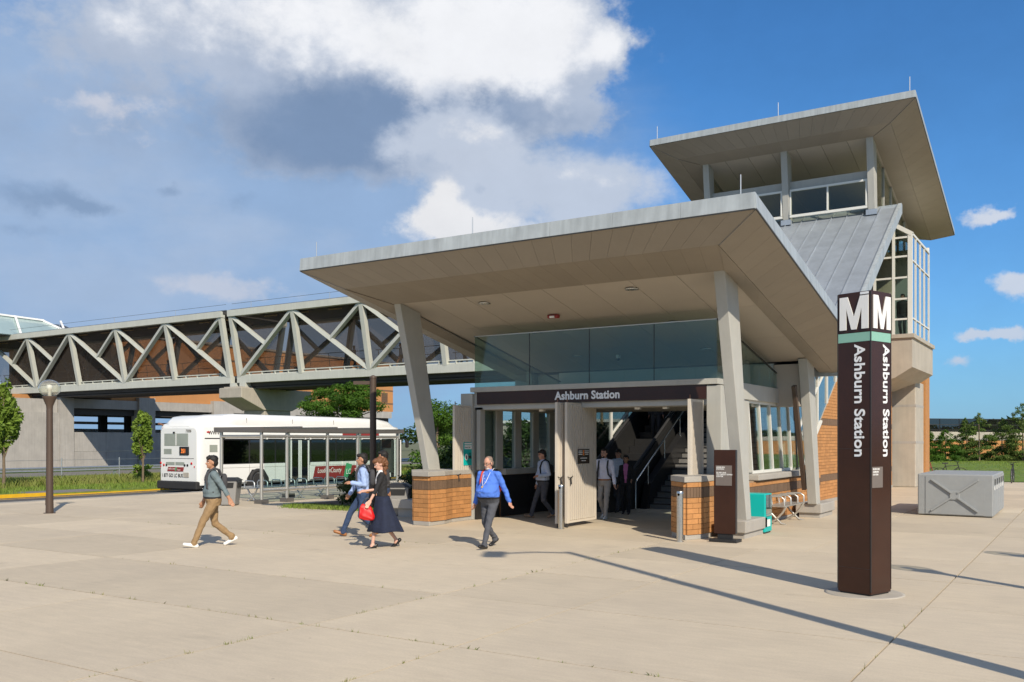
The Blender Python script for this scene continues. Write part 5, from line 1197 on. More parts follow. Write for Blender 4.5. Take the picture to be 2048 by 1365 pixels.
# lawn bank, conifers and far trees on the right
xs_ = np.linspace(-40, 60, 41); ys_ = np.linspace(51.05, 110, 25); vv = []; ff = []
for j, yv_ in enumerate(ys_):
    for i, xv in enumerate(xs_):
        h = .02 if j == 0 else -.05+.62*min(1, (yv_-51)/16.0)*min(1, max(.25, (xv+14)/12.0+.6))+.1*mnoise.noise(Vector((xv*.1, yv_*.1, 0)))
        vv.append((xv, yv_, h))
for j in range(24):
    for i in range(40): a = j*41+i; ff.append((a, a+1, a+42, a+41))
MB().add(vv, ff, True).struct('lawn_bank', 'grasslawn')
n = 26000; x = -12+22*g.random(n); y = 51.2+22*g.random(n)**1.4
z = -.05+.62*np.minimum(1, (y-51)/16.0)*np.minimum(1, np.maximum(.25, (x+14)/12+.6))
tag(blades('bank_grass', np.column_stack([x, y, z-.02])*np.array([1, 1, 1]), .07, .03, 'grasslawn', 33), 'mown grass on the bank beyond the lockers', 'grass', kind='stuff')
def conifer(u_c, label, hgt, w, seed, m='needle'):
    t = thing('conifer', label, 'tree', u_c, 'young conifers on the bank'); g = random.Random(seed)
    MB().tube([(0, 0, 0), (g.uniform(-.1, .1), 0, hgt*.5), (g.uniform(-.15, .15), g.uniform(-.1, .1), hgt)], [.07, .045, .012], 6).build('trunk', 'bark', t, True)
    cl = []
    for k in range(60):
        f = .04+.96*k/60; a = g.uniform(0, 6.28); rr = w*(1-f)**.7*g.uniform(.45, 1.0)
        cl.append((rr*math.cos(a), rr*math.sin(a), f*hgt+.05*g.uniform(-1, 1), .30*w*(1.2-f), .30*w*(1.2-f), .14))
    v, f = leaf_cloud(cl, 7000, .08, np.random.default_rng(seed), aspect=.3, shell=.2)
    link('crown', np_mesh('crown', v, f, m), t)
cons = [(-10.2, 72, .75, 2.3, 1.3, 'bushy dark conifer beside the concrete tower pier'), (-9.0, 73, .8, 2.1, 1.3, 'low rounded conifer second from the tower pier'), (-8.0, 76, .9, 2.8, 1.1, 'tall narrow conifer third from the tower pier'),
        (-6.9, 74, .9, 3.1, 1.5, 'tall open conifer with pale trunk above the locker middle'), (-5.6, 76, .95, 2.7, 1.5, 'spreading conifer left of the biggest one'), (-4.2, 75, .95, 3.7, 1.9, 'biggest conifer above the right end of the lockers'),
        (-3.1, 77, 1.0, 2.6, 1.5, 'conifer filling the gap right of the biggest one'), (-1.5, 74, 1.0, 3.0, 1.4, 'open reddish conifer near the right picture edge'), (.0, 76, 1.0, 2.9, 1.6, 'conifer at the very right picture edge')]
for i, (x, y, z, h, w, lab) in enumerate(cons): conifer((x, y, .62*z-.1), lab, h*1.15, w*1.15, 60+i, 'needle' if i not in (0, 1) else 'leaf_locust')
def far_mass(name, label, x0, y0, x1, y1, n, h, seed, z=0):
    gg = np.random.default_rng(seed); cl = []
    for k in range(n):
        t_ = gg.random(); r = gg.uniform(3, 6); cl.append((x0+(x1-x0)*t_+gg.normal()*4, y0+(y1-y0)*t_+gg.normal()*4, z+h*gg.uniform(.3, .75), r, r, h*gg.uniform(.2, .35)))
    o = leafobj(name, cl, n*420, .5, 'leaf_dark', None, seed); tag(o, label, 'trees', kind='stuff')
far_mass('distant_trees', 'far belt of trees on the horizon behind the overpass', -40, 210, 120, 330, 40, 5.5, 71)
far_mass('distant_trees', 'far belt of trees on the horizon beyond the bus front', -150, 190, -60, 220, 34, 8, 72)
far_mass('distant_trees', 'two tree tops showing through the overpass fence', -14, 116, -7, 121, 2, 3.0, 74, 1.8)
# utility poles and a low warehouse seen behind the entrance windows
def upole(loc, label):
    t = thing('utility_pole', label, 'utility pole', loc, 'utility poles beyond the windows')
    MB().tube([(0, 0, 0), (0, 0, 6.6)], [.16, .11], 8).build('mast', 'wood', t, True)
    for z in (6.2, 5.2): MB().box((-1.1, -.06, z), (1.1, .06, z+.12)).build('crossarm', 'wood', t, True)
upole((-35.0, 61.5, 0), 'wooden utility pole seen through the first entrance window'); upole((-35.5, 70.5, 0), 'wooden utility pole seen through the third entrance window')
wh = thing('warehouse', 'low beige warehouse with flat roof behind the left gate', 'building', (-60, 120, 0))
MB().box((-75, 112, -.4), (-35, 135, 4.6)).build('wall', 'concrete', wh); MB().box((-75.3, 111.7, 4.605), (-34.7, 135.3, 5.0)).build('roof_edge', 'white', wh)
for k in range(8): MB().box((-73+k*4.8, 111.9, 1.5), (-70.5+k*4.8, 111.98, 3.0)).build('window', 'tower_glass', wh)
# weeds sprouting in the plaza joints
pw = []
for (x0, y0, x1, y1, m_) in ((-7.2, 3, -7.2, 16, 60), (-14, 7.25, -2, 7.25, 60), (-14, 9.65, -8, 9.65, 14), (-16, 13.9, -10, 14.3, 10), (-20, 14.3, -14.5, 14.3, 14), (-5.25, 5, -5.25, 7.2, 12), (-1.7, 8, -1.7, 12, 6)):
    for k in range(m_):
        t_ = g.random(); c = np.array([x0+(x1-x0)*t_, y0+(y1-y0)*t_]); 
        for j in range(int(g.integers(1, 7))): pw.append((c[0]+g.normal()*.012, c[1]+g.normal()*.012, -.02))
tag(blades('weeds', pw, .045, .008, 'grass', 77), 'tiny weeds sprouting in the plaza joints', 'weeds', kind='stuff')
# ================================================================== people
def skinmat(n, c): return mat(n, c, .55, var=.05, scale=12)
skinmat('skin_a', (.42, .215, .125)); skinmat('skin_b', (.52, .27, .185)); skinmat('skin_c', (.62, .36, .27))
def cloth(n, c, v=.12): return mat(n, c, .85, var=v, scale=9, bump=.5, bscale=22)
cloth('c_greyblue', (.14, .185, .20)); cloth('c_khaki', (.29, .19, .095)); cloth('c_lightblue', (.34, .46, .74)); cloth('c_navytrouser', (.03, .055, .12)); cloth('c_navy', (.010, .016, .04), .3)
cloth('c_black', (.017, .017, .019)); cloth('c_royal', (.075, .19, .66)); cloth('c_greytrouser', (.075, .08, .095)); cloth('c_paleblue', (.50, .58, .72)); cloth('c_whiteshirt', (.74, .75, .86)); cloth('c_stone', (.40, .37, .33))
cloth('c_pink', (.60, .19, .42)); cloth('c_jacketgrey', (.15, .15, .16)); cloth('c_dark', (.05, .05, .055)); cloth('c_tan', (.36, .23, .14)); cloth('c_whitetop', (.75, .74, .72))
mat('shoe_white', (.78, .78, .76), .5); mat('shoe_brown', (.30, .12, .035), .4); mat('shoe_black', (.015, .015, .016), .35); mat('hair_black', (.012, .010, .009), .55, var=.2, scale=30, bump=.6, bscale=90); mat('hair_auburn', (.16, .065, .025), .5, var=.25, scale=30, bump=.6, bscale=90); mat('hair_grey', (.22, .165, .13), .6, var=.2, scale=30, bump=.5, bscale=90); mat('beard_white', (.55, .52, .49), .7)
mat('lip', (.34, .12, .09), .5)
def ik(a, b, l1, l2, pole):
    a, b = Vector(a), Vector(b); d = b-a; L = min(d.length, (l1+l2)*.998); dn = d.normalized()
    x = (l1*l1-l2*l2+L*L)/(2*L); h = math.sqrt(max(l1*l1-x*x, 0)); p = Vector(pole); p = (p-dn*p.dot(dn))
    p.normalize(); return a+dn*x+p*h, a+dn*L
def capsule(mb, a, b, ra, rb, n=10):
    a, b = Vector(a), Vector(b); d = (b-a); L = d.length
    if L < 1e-4: d = Vector((0, 0, 1))
    dn = d.normalized(); pts = []; rs = []
    for t in (-1, -.8, -.5, 0): pts.append(a+dn*ra*t); rs.append(max(ra*math.sqrt(max(1-t*t, 0)), .002))
    for t in (0, .5, .8, 1): pts.append(b+dn*rb*t+dn*1e-5); rs.append(max(rb*math.sqrt(max(1-t*t, 0)), .002))
    mb.tube(pts, rs, n)
def person(label, loc, heading, H=1.75, legs=((.30, .02, .0), (-.30, .10, .25)), hands=((.1, .0, .80), (-.1, 0, .80)), lean=.03, belly=0.0, bulk=1.0, head_yaw=0.0, head_pitch=0.0,
           skin='skin_b', shirt='c_paleblue', trousers='c_greytrouser', shoes='shoe_black', belt='c_black', hair='hair_black', hairstyle='short', sleeves=1.0, voxel=.0095, female=False, skirt=None, cardigan=None, extras=(), group='people walking out of the station', detail=True, hem=.0, beard=None, glasses=False, collar=True, dirv=None):
    """local frame: x forward, y left, z up. legs: (ankle x, heel lift, toe pitch) left/right; hands: wrist (x, y offset, z) left/right"""
    root = thing('person', label, 'person', loc, group)
    root.rotation_euler = (0, 0, heading)
    S = H/1.75; P = []          # primitives: (mesh kind, data, material index)
    mats = [skin, shirt, trousers, shoes, belt, cardigan or shirt]
    mb = MB(); prims = []
    hipz = .915
    dip = 0.0
    for (ax, lift, tp) in legs: dip = max(dip, hipz-(.075+lift*.3)-math.sqrt(max((.865)**2-ax*ax, .3)))
    hipz -= max(dip, 0)*.9; dz = hipz-.915
    def sh(z): return lean*(z-.93)
    def cap(a, b, ra, rb, m): capsule(mb, a, b, ra, rb); prims.append(('c', Vector(a), Vector(b), ra, rb, m))
    def el(c, r, m, rot=None): mb.ell(c, r, 14, 10, rot); prims.append(('e', Vector(c), r, m, rot))
    bw = bulk
    # torso rings
    if female: rings = [(.84, .105, .165), (.93, .12, .175), (1.03, .105, .145), (1.13, .10, .135), (1.25, .118, .150), (1.36, .105, .155), (1.43, .075, .12), (1.48, .05, .062)]
    else: rings = [(.82, .11, .155), (.90, .125, .168), (1.0, .128, .165), (1.10, .125, .162), (1.22, .13, .172), (1.34, .122, .185), (1.42, .095, .170), (1.485, .058, .075)]
    ring_pts = []; n = 18
    for (z, rx, ry) in rings:
        bf = math.exp(-((z-1.06)/.13)**2)*belly; rx2 = rx*bw+bf*.5; ry2 = ry*bw+bf*.3; cx = sh(z)+bf*.45
        ring_pts.append((z+dz, cx, rx2, ry2))
    vs = []
    for (z, cx, rx, ry) in ring_pts:
        for k in range(n):
            a = 2*math.pi*k/n; vs.append((cx+rx*math.cos(a), ry*math.sin(a), z))
    fs = [(i*n+k, i*n+(k+1) % n, (i+1)*n+(k+1) % n, (i+1)*n+k) for i in range(len(ring_pts)-1) for k in range(n)]
    mb.add(vs+[], fs+[tuple(range(n))[::-1], tuple(range((len(ring_pts)-1)*n, len(ring_pts)*n))], True)
    # legs
    for sgn, (ax, lift, tp) in zip((1, -1), legs):
        hip = Vector((0, .088*bw*sgn, hipz)); an = Vector((ax, .085*sgn, .075+lift)); kn, an = ik(hip, an, .435, .43, (1, .12*sgn, 0))
        tr = 1.0 if not skirt else .72
        mt = 2 if not skirt else 0
        cap(hip, kn, .093*bw*tr, .066*tr, mt); cap(kn, an+Vector((0, 0, .02)), .066*tr, .052*tr if mt == 2 else .032, mt)
        if mt == 2: cap(an+Vector((-.005, 0, .03)), an+Vector((.005, 0, .0)), .056, .058, mt)
        else: el(kn+(an-kn)*.3+Vector((-.018, 0, 0)), (.045, .042, .09), 0)
        c, s_ = math.cos(tp), math.sin(tp)      # toe pitch > 0: toe down
        heel = an+Vector((-.055*c-.045*s_, 0, -.040*c+.05*s_)); toe = an+Vector((.165*c-.05*s_, .012*sgn, -.048*c-.165*s_))
        cap(heel, toe, .040, .034, 3); cap(an+Vector((0, 0, -.01)), heel*.5+toe*.5, .042, .034, 3 if not skirt else 0)
    # arms
    for sgn, (hx, hy, hz) in zip((1, -1), hands):
        shd = Vector((sh(1.41), (.178 if not female else .150)*bw*sgn, 1.405+dz)); wr = Vector((hx, hy*sgn+.24*sgn*bw, hz+dz)); el_, wr = ik(shd, wr, .285, .255, (-1, .25*sgn, -.2))
        ms = 5 if cardigan else 1
        af = 1.0 if not female else .82
        cap(Vector((sh(1.4), .08*sgn, 1.425+dz)), shd, .062*af, .068*af, ms); cap(shd, el_, .066*bw*af, .052*af, ms)
        cut = sleeves
        sl = el_+(wr-el_)*cut; cap(el_, sl, .052*af, .046*af, ms)
        if cut < 1: cap(sl, wr, .038*af, .030*af, 0)
        d = (wr-el_).normalized(); side = Vector((1, 0, 0)); side = (side-d*side.dot(d)).normalized(); palm = d.cross(side)
        w0 = wr+d*.015
        cap(wr-d*.02, w0, .028*af, .028*af, 0); cap(w0+side*.018, w0+d*.07+side*.02, .022, .020, 0); cap(w0-side*.018, w0+d*.07-side*.02, .022, .019, 0)
        for k, (o_, l_) in enumerate(((.030, .066), (.010, .075), (-.010, .070), (-.029, .054))):
            b0 = w0+d*.075+side*o_; b1 = b0+d*l_*.5-palm*sgn*.008; b2 = b1+d*l_*.42-palm*sgn*.026
            cap(b0, b1, .0092, .009, 0); cap(b1, b2, .009, .008, 0)
        t0 = w0+d*.015+side*.03; t1 = t0+d*.035+side*.022; t2 = t1+d*.032-palm*sgn*.012
        cap(t0, t1, .012, .0105, 0); cap(t1, t2, .0105, .009, 0)
    # neck and head
    nb_ = Vector((sh(1.48), 0, 1.46+dz)); hc = Vector((sh(1.6)+.018+math.sin(head_pitch)*.03, 0, 1.622+dz-abs(math.sin(head_pitch))*.015))
    R = Matrix.Rotation(head_yaw, 3, 'Z') @ Matrix.Rotation(head_pitch, 3, 'Y')
    def hp(x, y, z): return hc+R @ Vector((x, y, z))
    cap(nb_, hp(-.012, 0, -.06), .056 if not female else .046, .052 if not female else .044, 0)
    el(hp(-.010, 0, .025), (.098, .076, .100), 0, R); el(hp(.022, 0, -.038), (.066, .058, .075), 0, R); cap(hp(.078, 0, .012), hp(.100, 0, -.018), .010, .015, 0)
    for s2 in (1, -1): el(hp(-.008, .078*s2, -.008), (.018, .010, .030), 0, R)
    el(hp(.066, 0, -.085), (.022, .026, .018), 0, R)
    tmp = link('tmp', mb.mesh('tmp'), None); md = tmp.modifiers.new('r', 'REMESH'); md.mode = 'VOXEL'; md.voxel_size = voxel/S
    ms_ = tmp.modifiers.new('s', 'SMOOTH'); ms_.iterations = 3; ms_.factor = .5
    dg = bpy.context.evaluated_depsgraph_get(); dg.update(); me = bpy.data.meshes.new_from_object(tmp.evaluated_get(dg)); bpy.data.objects.remove(tmp)
    me.name = 'person_body'; nf = len(me.polygons); cen = np.empty(nf*3, np.float32); me.polygons.foreach_get('center', cen); cen = cen.reshape(-1, 3)
    best = np.full(nf, 1e9); idx = np.zeros(nf, np.int32)
    # torso: by height
    zr_ = np.array([r[0] for r in ring_pts]); cx = np.interp(cen[:, 2], zr_, [r[1] for r in ring_pts]); rx = np.interp(cen[:, 2], zr_, [r[2] for r in ring_pts]); ry = np.interp(cen[:, 2], zr_, [r[3] for r in ring_pts])
    dt = (np.sqrt(((cen[:, 0]-cx)/rx)**2+(cen[:, 1]/ry)**2)-1)*np.minimum(rx, ry); dt = np.where((cen[:, 2] < zr_[0]-.02) | (cen[:, 2] > zr_[-1]+.02), 1e9, dt)
    wz = .985+dz+hem
    tm = np.where(cen[:, 2] > wz, 1, np.where(cen[:, 2] > wz-.035, 4, 2))
    if cardigan: tm = np.where((cen[:, 2] > .93+dz) & ((np.abs(cen[:, 1]) > .05+.10*np.clip(cen[:, 2]-dz-1.2, -.2, .3)) | (cen[:, 0] < 0)), 5, np.where(cen[:, 2] > .93+dz, 1, 2))
    best, idx = dt, tm.astype(np.int32)
    for p in prims:
        if p[0] == 'c':
            a, b, ra, rb, m_ = np.array(p[1]), np.array(p[2]), p[3], p[4], p[5]; ab = b-a; L2 = max(ab@ab, 1e-9)
            t = np.clip(((cen-a)@ab)/L2, 0, 1); d = np.linalg.norm(cen-(a+t[:, None]*ab), axis=1)-(ra+(rb-ra)*t)
        else:
            c, r, m_, rot = np.array(p[1]), np.array(p[2]), p[3], p[4]; q = cen-c
            if rot is not None: q = q@np.array(rot)
            d = (np.linalg.norm(q/r, axis=1)-1)*min(r)
        upd = d < best-1e-4; best = np.where(upd, d, best); idx = np.where(upd, m_, idx)
    if detail:      # cloth folds: vertices of the clothed faces pushed along their normals
        nv = len(me.vertices); co = np.empty(nv*3, np.float32); me.vertices.foreach_get('co', co); co = co.reshape(-1, 3); no = np.empty(nv*3, np.float32); me.vertices.foreach_get('normal', no); no = no.reshape(-1, 3)
        li = np.empty(len(me.loops), np.int32); me.loops.foreach_get('vertex_index', li); lt = np.empty(nf, np.int32); me.polygons.foreach_get('loop_total', lt); fi = np.repeat(np.arange(nf), lt)
        cl = np.isin(idx, (1, 2, 5)).astype(np.float32); wsum = np.bincount(li, cl[fi], nv)/np.maximum(np.bincount(li, minlength=nv), 1)
        sd = sum(ord(c_) for c_ in label) % 50
        x, y, z = co[:, 0]*1.0, co[:, 1], co[:, 2]
        f = np.sin(z*38+np.sin(x*21+sd)*2.2+np.sin(y*17+sd*2)*2.0)*.5+np.sin(z*71+x*40+y*33+sd)*.25+np.sin(x*30-y*26+z*14+sd)*.5
        low_ = 1+1.0*np.exp(-((z-dz-.16)/.10)**2)+.7*np.exp(-((z-dz-1.02)/.08)**2)+.4*np.exp(-((z-dz-.5)/.08)**2)
        co = co+no*(f*.0052*low_*wsum)[:, None]; me.vertices.foreach_set('co', co.astype(np.float32).ravel()); me.update()
    me.materials.clear()
    for mn in mats: me.materials.append(MATS[mn])
    me.polygons.foreach_set('material_index', idx.astype(np.int32)); me.polygons.foreach_set('use_smooth', np.ones(nf, bool)); me.update()
    body_ = link('body', me, root)
    # hair: a thick cap (with tail or fringe) hugging the skull
    hb = MB()
    if hairstyle != 'bald':
        for (c, r) in ([((-.030, 0, .055), (.092, .082, .085)), ((-.058, 0, .01), (.062, .076, .095)), ((.020, 0, .088), (.070, .066, .046))] + ([((.058, .03, .092), (.04, .045, .034))] if hairstyle in ('short', 'thick') else [])):
            k = 1.06 if hairstyle == 'thick' else 1.0
            hb.ell(hp(*c), tuple(x*k for x in r), 22, 16, R)
        for s2 in (1, -1): hb.ell(hp(-.02, .068*s2, .03), (.042, .016, .046), 10, 8, R)
    else:
        hb.ell(hp(-.058, 0, -.005), (.060, .077, .065), 14, 10, R)
        for s2 in (1, -1): hb.ell(hp(-.02, .068*s2, .015), (.040, .014, .036), 10, 8, R)
        hb.ell(hp(-.03, 0, .062), (.085, .072, .068), 14, 10, R)
    if hairstyle == 'ponytail':
        g_ = random.Random(4)
        for k in range(16):
            hb.ell(hp(-.095, 0, .045)+Vector((-.035-.05*math.sin(k*.2)+g_.uniform(-.03, .03), g_.uniform(-.04, .04), .02-.017*k+g_.uniform(-.02, .02))), (.036, .036, .042), 9, 7, R)
        hb.ell(hp(.03, 0, .085), (.075, .07, .05), 12, 8, R)
    if hairstyle == 'bun': hb.ell(hp(-.11, 0, -.02), (.045, .05, .05), 10, 8, R)
    if hairstyle == 'long':
        for s2 in (1, -1): hb.ell(hp(-.035, .06*s2, -.05), (.05, .03, .10), 10, 8, R)
        hb.ell(hp(-.075, 0, -.06), (.04, .07, .12), 10, 8, R)
    hv = [Vector(v)+Vector((mnoise.noise(Vector(v)*30), mnoise.noise(Vector(v)*30+Vector((9, 0, 0))), mnoise.noise(Vector(v)*30+Vector((0, 9, 0)))))*.016 for v in hb.v]; hb.v = [tuple(v) for v in hv]
    hb.build('hair', hair, root, True)
    if detail:
        for s2 in (1, -1):
            ey = MB().ell(hp(.0705, .030*s2, .004), (.011, .013, .0065), 8, 6, R).build('eye', 'white', root, True)
            MB().ell(hp(.0790, .030*s2, .004), (.004, .0075, .0068), 8, 6, R).build('iris', 'black', ey, True)
            MB().tube([hp(.083, .014*s2, .028), hp(.080, .034*s2, .034), hp(.067, .052*s2, .027)], [.004, .006, .003], 6).build('eyebrow', hair if hair != 'hair_grey' else 'hair_grey', root, True)
        MB().tube([hp(.072, .024, -.056), hp(.083, 0, -.053), hp(.072, -.024, -.056)], [.003, .007, .003], 6).build('mouth', 'lip', root, True)
        if collar:
            cb_ = MB()
            for s2 in (1, -1): cb_.prism([(sh(1.48)-.055, .02*s2, 1.50+dz), (sh(1.48)-.01, .064*s2, 1.505+dz), (sh(1.48)+.062, .022*s2, 1.475+dz), (sh(1.48)+.095, .06*s2, 1.43+dz), (sh(1.48)+.01, .085*s2, 1.462+dz)], (0, 0, .012))
            cb_.build('collar', shirt, root, True)
        if shirt not in ('c_whitetop', 'c_pink') and collar:
            for k in range(6): MB().ell((sh(1.4-k*.065)+.122*bw+.02+belly*.9*math.exp(-((1.4-k*.065-1.06)/.13)**2), 0, 1.40-k*.065+dz), (.006, .006, .006), 6, 4).build('button', 'white', root, True)
    if beard:
        hb2 = MB().ell(hp(.045, 0, -.085), (.040, .046, .036), 12, 8, R); hb2.ell(hp(.076, 0, -.044), (.014, .032, .010), 10, 6, R)
        hb2.build('beard', beard, root, True)
    if glasses:
        gb = MB()
        for s2 in (1, -1):
            gb.tube([hp(.094, .033*s2+.024*math.cos(a*.785), .0+.019*math.sin(a*.785)) for a in range(9)], .0025, 5, cap=False); gb.tube([hp(.09, .056*s2, .004), hp(-.01, .082*s2, .008)], .0025, 5)
        gb.tube([hp(.095, .01, .004), hp(.095, -.01, .004)], .0025, 5); gb.build('glasses', 'black', root, True)
    if skirt:
        prof = [(1.0, .125, .165), (.90, .15, .19), (.75, .185, .22), (.60, .235, .255), (.45, .29, .285), (.33, .335, .305), (.318, .33, .30)]
        vs = []; n2 = 44
        for i, (z, rx_, ry_) in enumerate(prof):
            for k in range(n2):
                a = 2*math.pi*k/n2; w_ = 1+(.055*math.sin(a*9+i*.3)+.03*math.sin(a*5+1))*(i/6.0); vs.append((sh(z)*.5+(-.05*(i/6.0))+rx_*w_*math.cos(a), ry_*w_*math.sin(a), z+dz+.012*math.sin(a*4)*(i/6)))
        fs = [(i*n2+k, i*n2+(k+1) % n2, (i+1)*n2+(k+1) % n2, (i+1)*n2+k) for i in range(len(prof)-1) for k in range(n2)]
        sk_ = MB().add(vs, fs, True).build('skirt', skirt, root, True); so_ = sk_.modifiers.new('s', 'SOLIDIFY'); so_.thickness = .008
        for sgn, (ax, lift, tp) in zip((1, -1), legs):     # slim heels
            c, s_ = math.cos(tp), math.sin(tp); an = Vector((ax, .085*sgn, .075+lift)); hl = an+Vector((-.06*c, 0, -.03))
            MB().tube([hl, hl+Vector((-.02, 0, -.075-.2*lift))], [.014, .006], 6).build('shoe_heel', 'shoe_black', root, True)
    root.scale = (S, S, S)
    return root
cy = math.atan2(-math.sin(YAW), -math.cos(YAW))       # heading to the left of the picture
def head(deg): return cy+math.radians(deg)            # positive turns toward the camera
# man in grey-blue shirt
p1 = person('man in grey-blue shirt, khaki trousers and white sneakers striding across the plaza', (-14.13, 11.72, 0), head(24), 1.77,
       legs=((.36, .0, -.22), (-.34, .07, .45)), hands=((-.30, .06, .86), (.17, .04, .83)), lean=.04, belly=.06, bulk=1.10, head_yaw=.25, skin='skin_a', shirt='c_greyblue', trousers='c_khaki', shoes='shoe_white', hair='hair_black', hairstyle='thick', sleeves=.62, voxel=.0085, group='people crossing the plaza')
p2 = person('man in light blue shirt, navy trousers and brown shoes beside the woman', (-12.95, 14.62, 0), head(10), 1.80,
       legs=((-.28, .06, .4), (.40, .02, -.35)), hands=((.22, -.10, 1.16), (.26, -.02, .93)), lean=.02, skin='skin_a', shirt='c_lightblue', trousers='c_navytrouser', shoes='shoe_brown', hair='hair_black', hairstyle='thick', voxel=.0085, head_yaw=.15, belt='shoe_brown', group='people crossing the plaza')
p3 = person('woman in black cardigan and navy skirt looking down, with auburn ponytail', (-11.30, 13.30, 0), head(14), 1.70,
       legs=((.20, .0, .35), (-.27, .05, .75)), hands=((.26, -.03, .92), (.30, -.12, 1.10)), lean=.06, female=True, skin='skin_c', shirt='c_whitetop', trousers='c_navy', shoes='shoe_black', skirt='c_navy', cardigan='c_black', hair='hair_auburn', hairstyle='ponytail', sleeves=.35, voxel=.0085, head_yaw=.25, head_pitch=.42, collar=False, group='people crossing the plaza')
p4 = person('dark haired person almost hidden behind the walking couple', (-13.36, 15.78, 0), head(5), 1.78, legs=((.12, 0, 0), (-.14, .02, .2)), skin='skin_a', shirt='c_dark', trousers='c_navytrouser', hair='hair_black', hairstyle='thick', voxel=.011, group='people crossing the plaza')
p5 = person('grey bearded man in bright blue shirt and grey trousers before the gates', (-9.60, 14.40, 0), head(56), 1.74,
       legs=((.30, .0, -.20), (-.28, .06, .4)), hands=((-.16, .10, .84), (.08, .03, .85)), lean=.05, belly=.19, bulk=1.10, skin='skin_b', shirt='c_royal', trousers='c_greytrouser', shoes='shoe_black', hair='hair_grey', hairstyle='bald', voxel=.0085, head_yaw=-.1, head_pitch=.25, beard='beard_white', glasses=True, group='people crossing the plaza')
p6 = person('man in pale blue shirt with shoulder bag stepping out behind the middle gates', (-12.12, 20.7, 0), head(20), 1.80,
       legs=((-.22, .05, .3), (.30, .0, -.2)), hands=((.20, -.06, 1.10), (.04, .08, .85)), belly=.08, bulk=1.08, skin='skin_b', shirt='c_paleblue', trousers='c_greytrouser', shoes='c_tan', hair='hair_black', head_pitch=.2, voxel=.010)
p7 = person('bearded man in white shirt carrying a grey jacket between the open gates', (-10.70, 21.4, 0), head(66), 1.82,
       legs=((.16, .0, .0), (-.2, .05, .4)), hands=((.05, .04, .86), (.24, .02, 1.06)), skin='skin_c', shirt='c_whiteshirt', trousers='c_stone', shoes='shoe_white', hair='hair_black', beard='hair_black', glasses=True, belt='shoe_brown', voxel=.010, head_yaw=-.2)
p8 = person('man in light blue shirt coming down behind the bearded man', (-11.30, 23.5, 0), head(60), 1.80, hands=((.0, .05, .85), (.0, .05, .85)), skin='skin_b', shirt='c_paleblue', trousers='c_dark', hair='hair_black', voxel=.012, head_pitch=.3)
p9 = person('woman in pink top and black jacket at the foot of the stairs', (-10.84, 23.0, 0), head(75), 1.62,
       legs=((.05, .0, .0), (-.08, .02, .2)), hands=((.18, -.05, 1.02), (.02, .0, .85)), female=True, skin='skin_a', shirt='c_pink', trousers='c_black', cardigan='c_black', shoes='shoe_black', hair='hair_black', hairstyle='long', collar=False, voxel=.011)
p10 = person('person in dark clothes riding down the escalator', (-12.2, 28.2, 2.0), head(75), 1.78, legs=((.05, 0, 0), (-.05, 0, 0)), skin='skin_b', shirt='c_dark', trousers='c_dark', hair='hair_black', voxel=.016, detail=False)
p11 = person('person standing behind the lower glass of the tower bay', (-6.45, 39.6, 6.2), head(50), 1.72, legs=((.05, 0, 0), (-.05, 0, 0)), skin='skin_b', shirt='c_dark', trousers='c_greytrouser', hair='hair_black', voxel=.018, detail=False)
# silhouettes walking on the footbridge
bridge_people = [(-73.2, 'nearest the far left end of the footbridge'), (-68.9, 'third bay from the left of the footbridge'), (-66.8, 'left one of the close pair on the footbridge'), (-65.9, 'right one of the close pair on the footbridge'), (-62.5, 'beside a truss post left of the double posts'), (-56.0, 'in the bay left of the double posts'), (-42.3, 'facing out in the bay right of the hammerhead pier'), (-38.6, 'just right of the truss post before the canopy edge'), (-33.9, 'in shorts right of the leaning column'), (-31.6, 'first of the two seen below the canopy edge'), (-29.9, 'second of the two seen below the canopy edge')]
protos = [person('walking figure '+bridge_people[i][1], (bridge_people[i][0], 47.0, 6.76), head((0, 180, 20)[i]), 1.74, shirt=('c_dark', 'c_navytrouser', 'c_paleblue')[i], trousers=('c_black', 'c_dark', 'c_tan')[i], skin='skin_b', voxel=.02, detail=False, group='people on the footbridge') for i in range(3)]
for i, (x, lab) in enumerate(bridge_people[3:]):
    src = protos[(i+1) % 3]; r = src.copy(); COL.objects.link(r); r.location = (x, 46.8+(i % 3)*.5, 6.76); r.rotation_euler = (0, 0, head((0, 180)[i % 2]+15*(i % 4))); r['label'] = 'walking figure '+lab
    for ch in src.children: c = ch.copy(); COL.objects.link(c); c.parent = r
# ---- carried things
def at_person(p, pts): return [p.matrix_basis @ Vector(q) for q in pts]
def strap(parent, p, side, m, w=.022, drop=.93):
    pts = [(-.13, .10*side, 1.33), (-.09, .11*side, 1.44), (.0, .12*side, 1.475), (.09, .115*side, 1.42), (.145, .115*side, 1.28), (.13, .14*side, 1.10), (.02, .18*side, 1.02)]
    MB().tube(at_person(p, pts), w, 6).build('strap', m, parent)
def backpack(p, label, m, sides=(1, -1), size=(.10, .14, .20), smat=None):
    base = p.matrix_basis @ Vector((-.2, 0, 1.05)); b = thing('backpack', label, 'backpack', tuple(base))
    mb = MB().ell((0, 0, 0), (1, 1, 1), 14, 10)
    def sq(v): return math.copysign(abs(v)**.6, v)
    mb.v = [tuple(p.matrix_basis @ Vector((-.182+sq(x)*size[0], sq(y)*size[1], 1.20+sq(z)*size[2]))) for x, y, z in mb.v]; mb.build('pack', m, b)
    for s in sides: strap(b, p, s, smat or m)
    return b
backpack(p1, 'dark backpack on the man in the grey-blue shirt', 'c_dark', (1, -1), (.06, .12, .17))
backpack(p2, 'dark backpack on the man in the light blue shirt', 'c_dark', (1, -1), (.06, .12, .17))
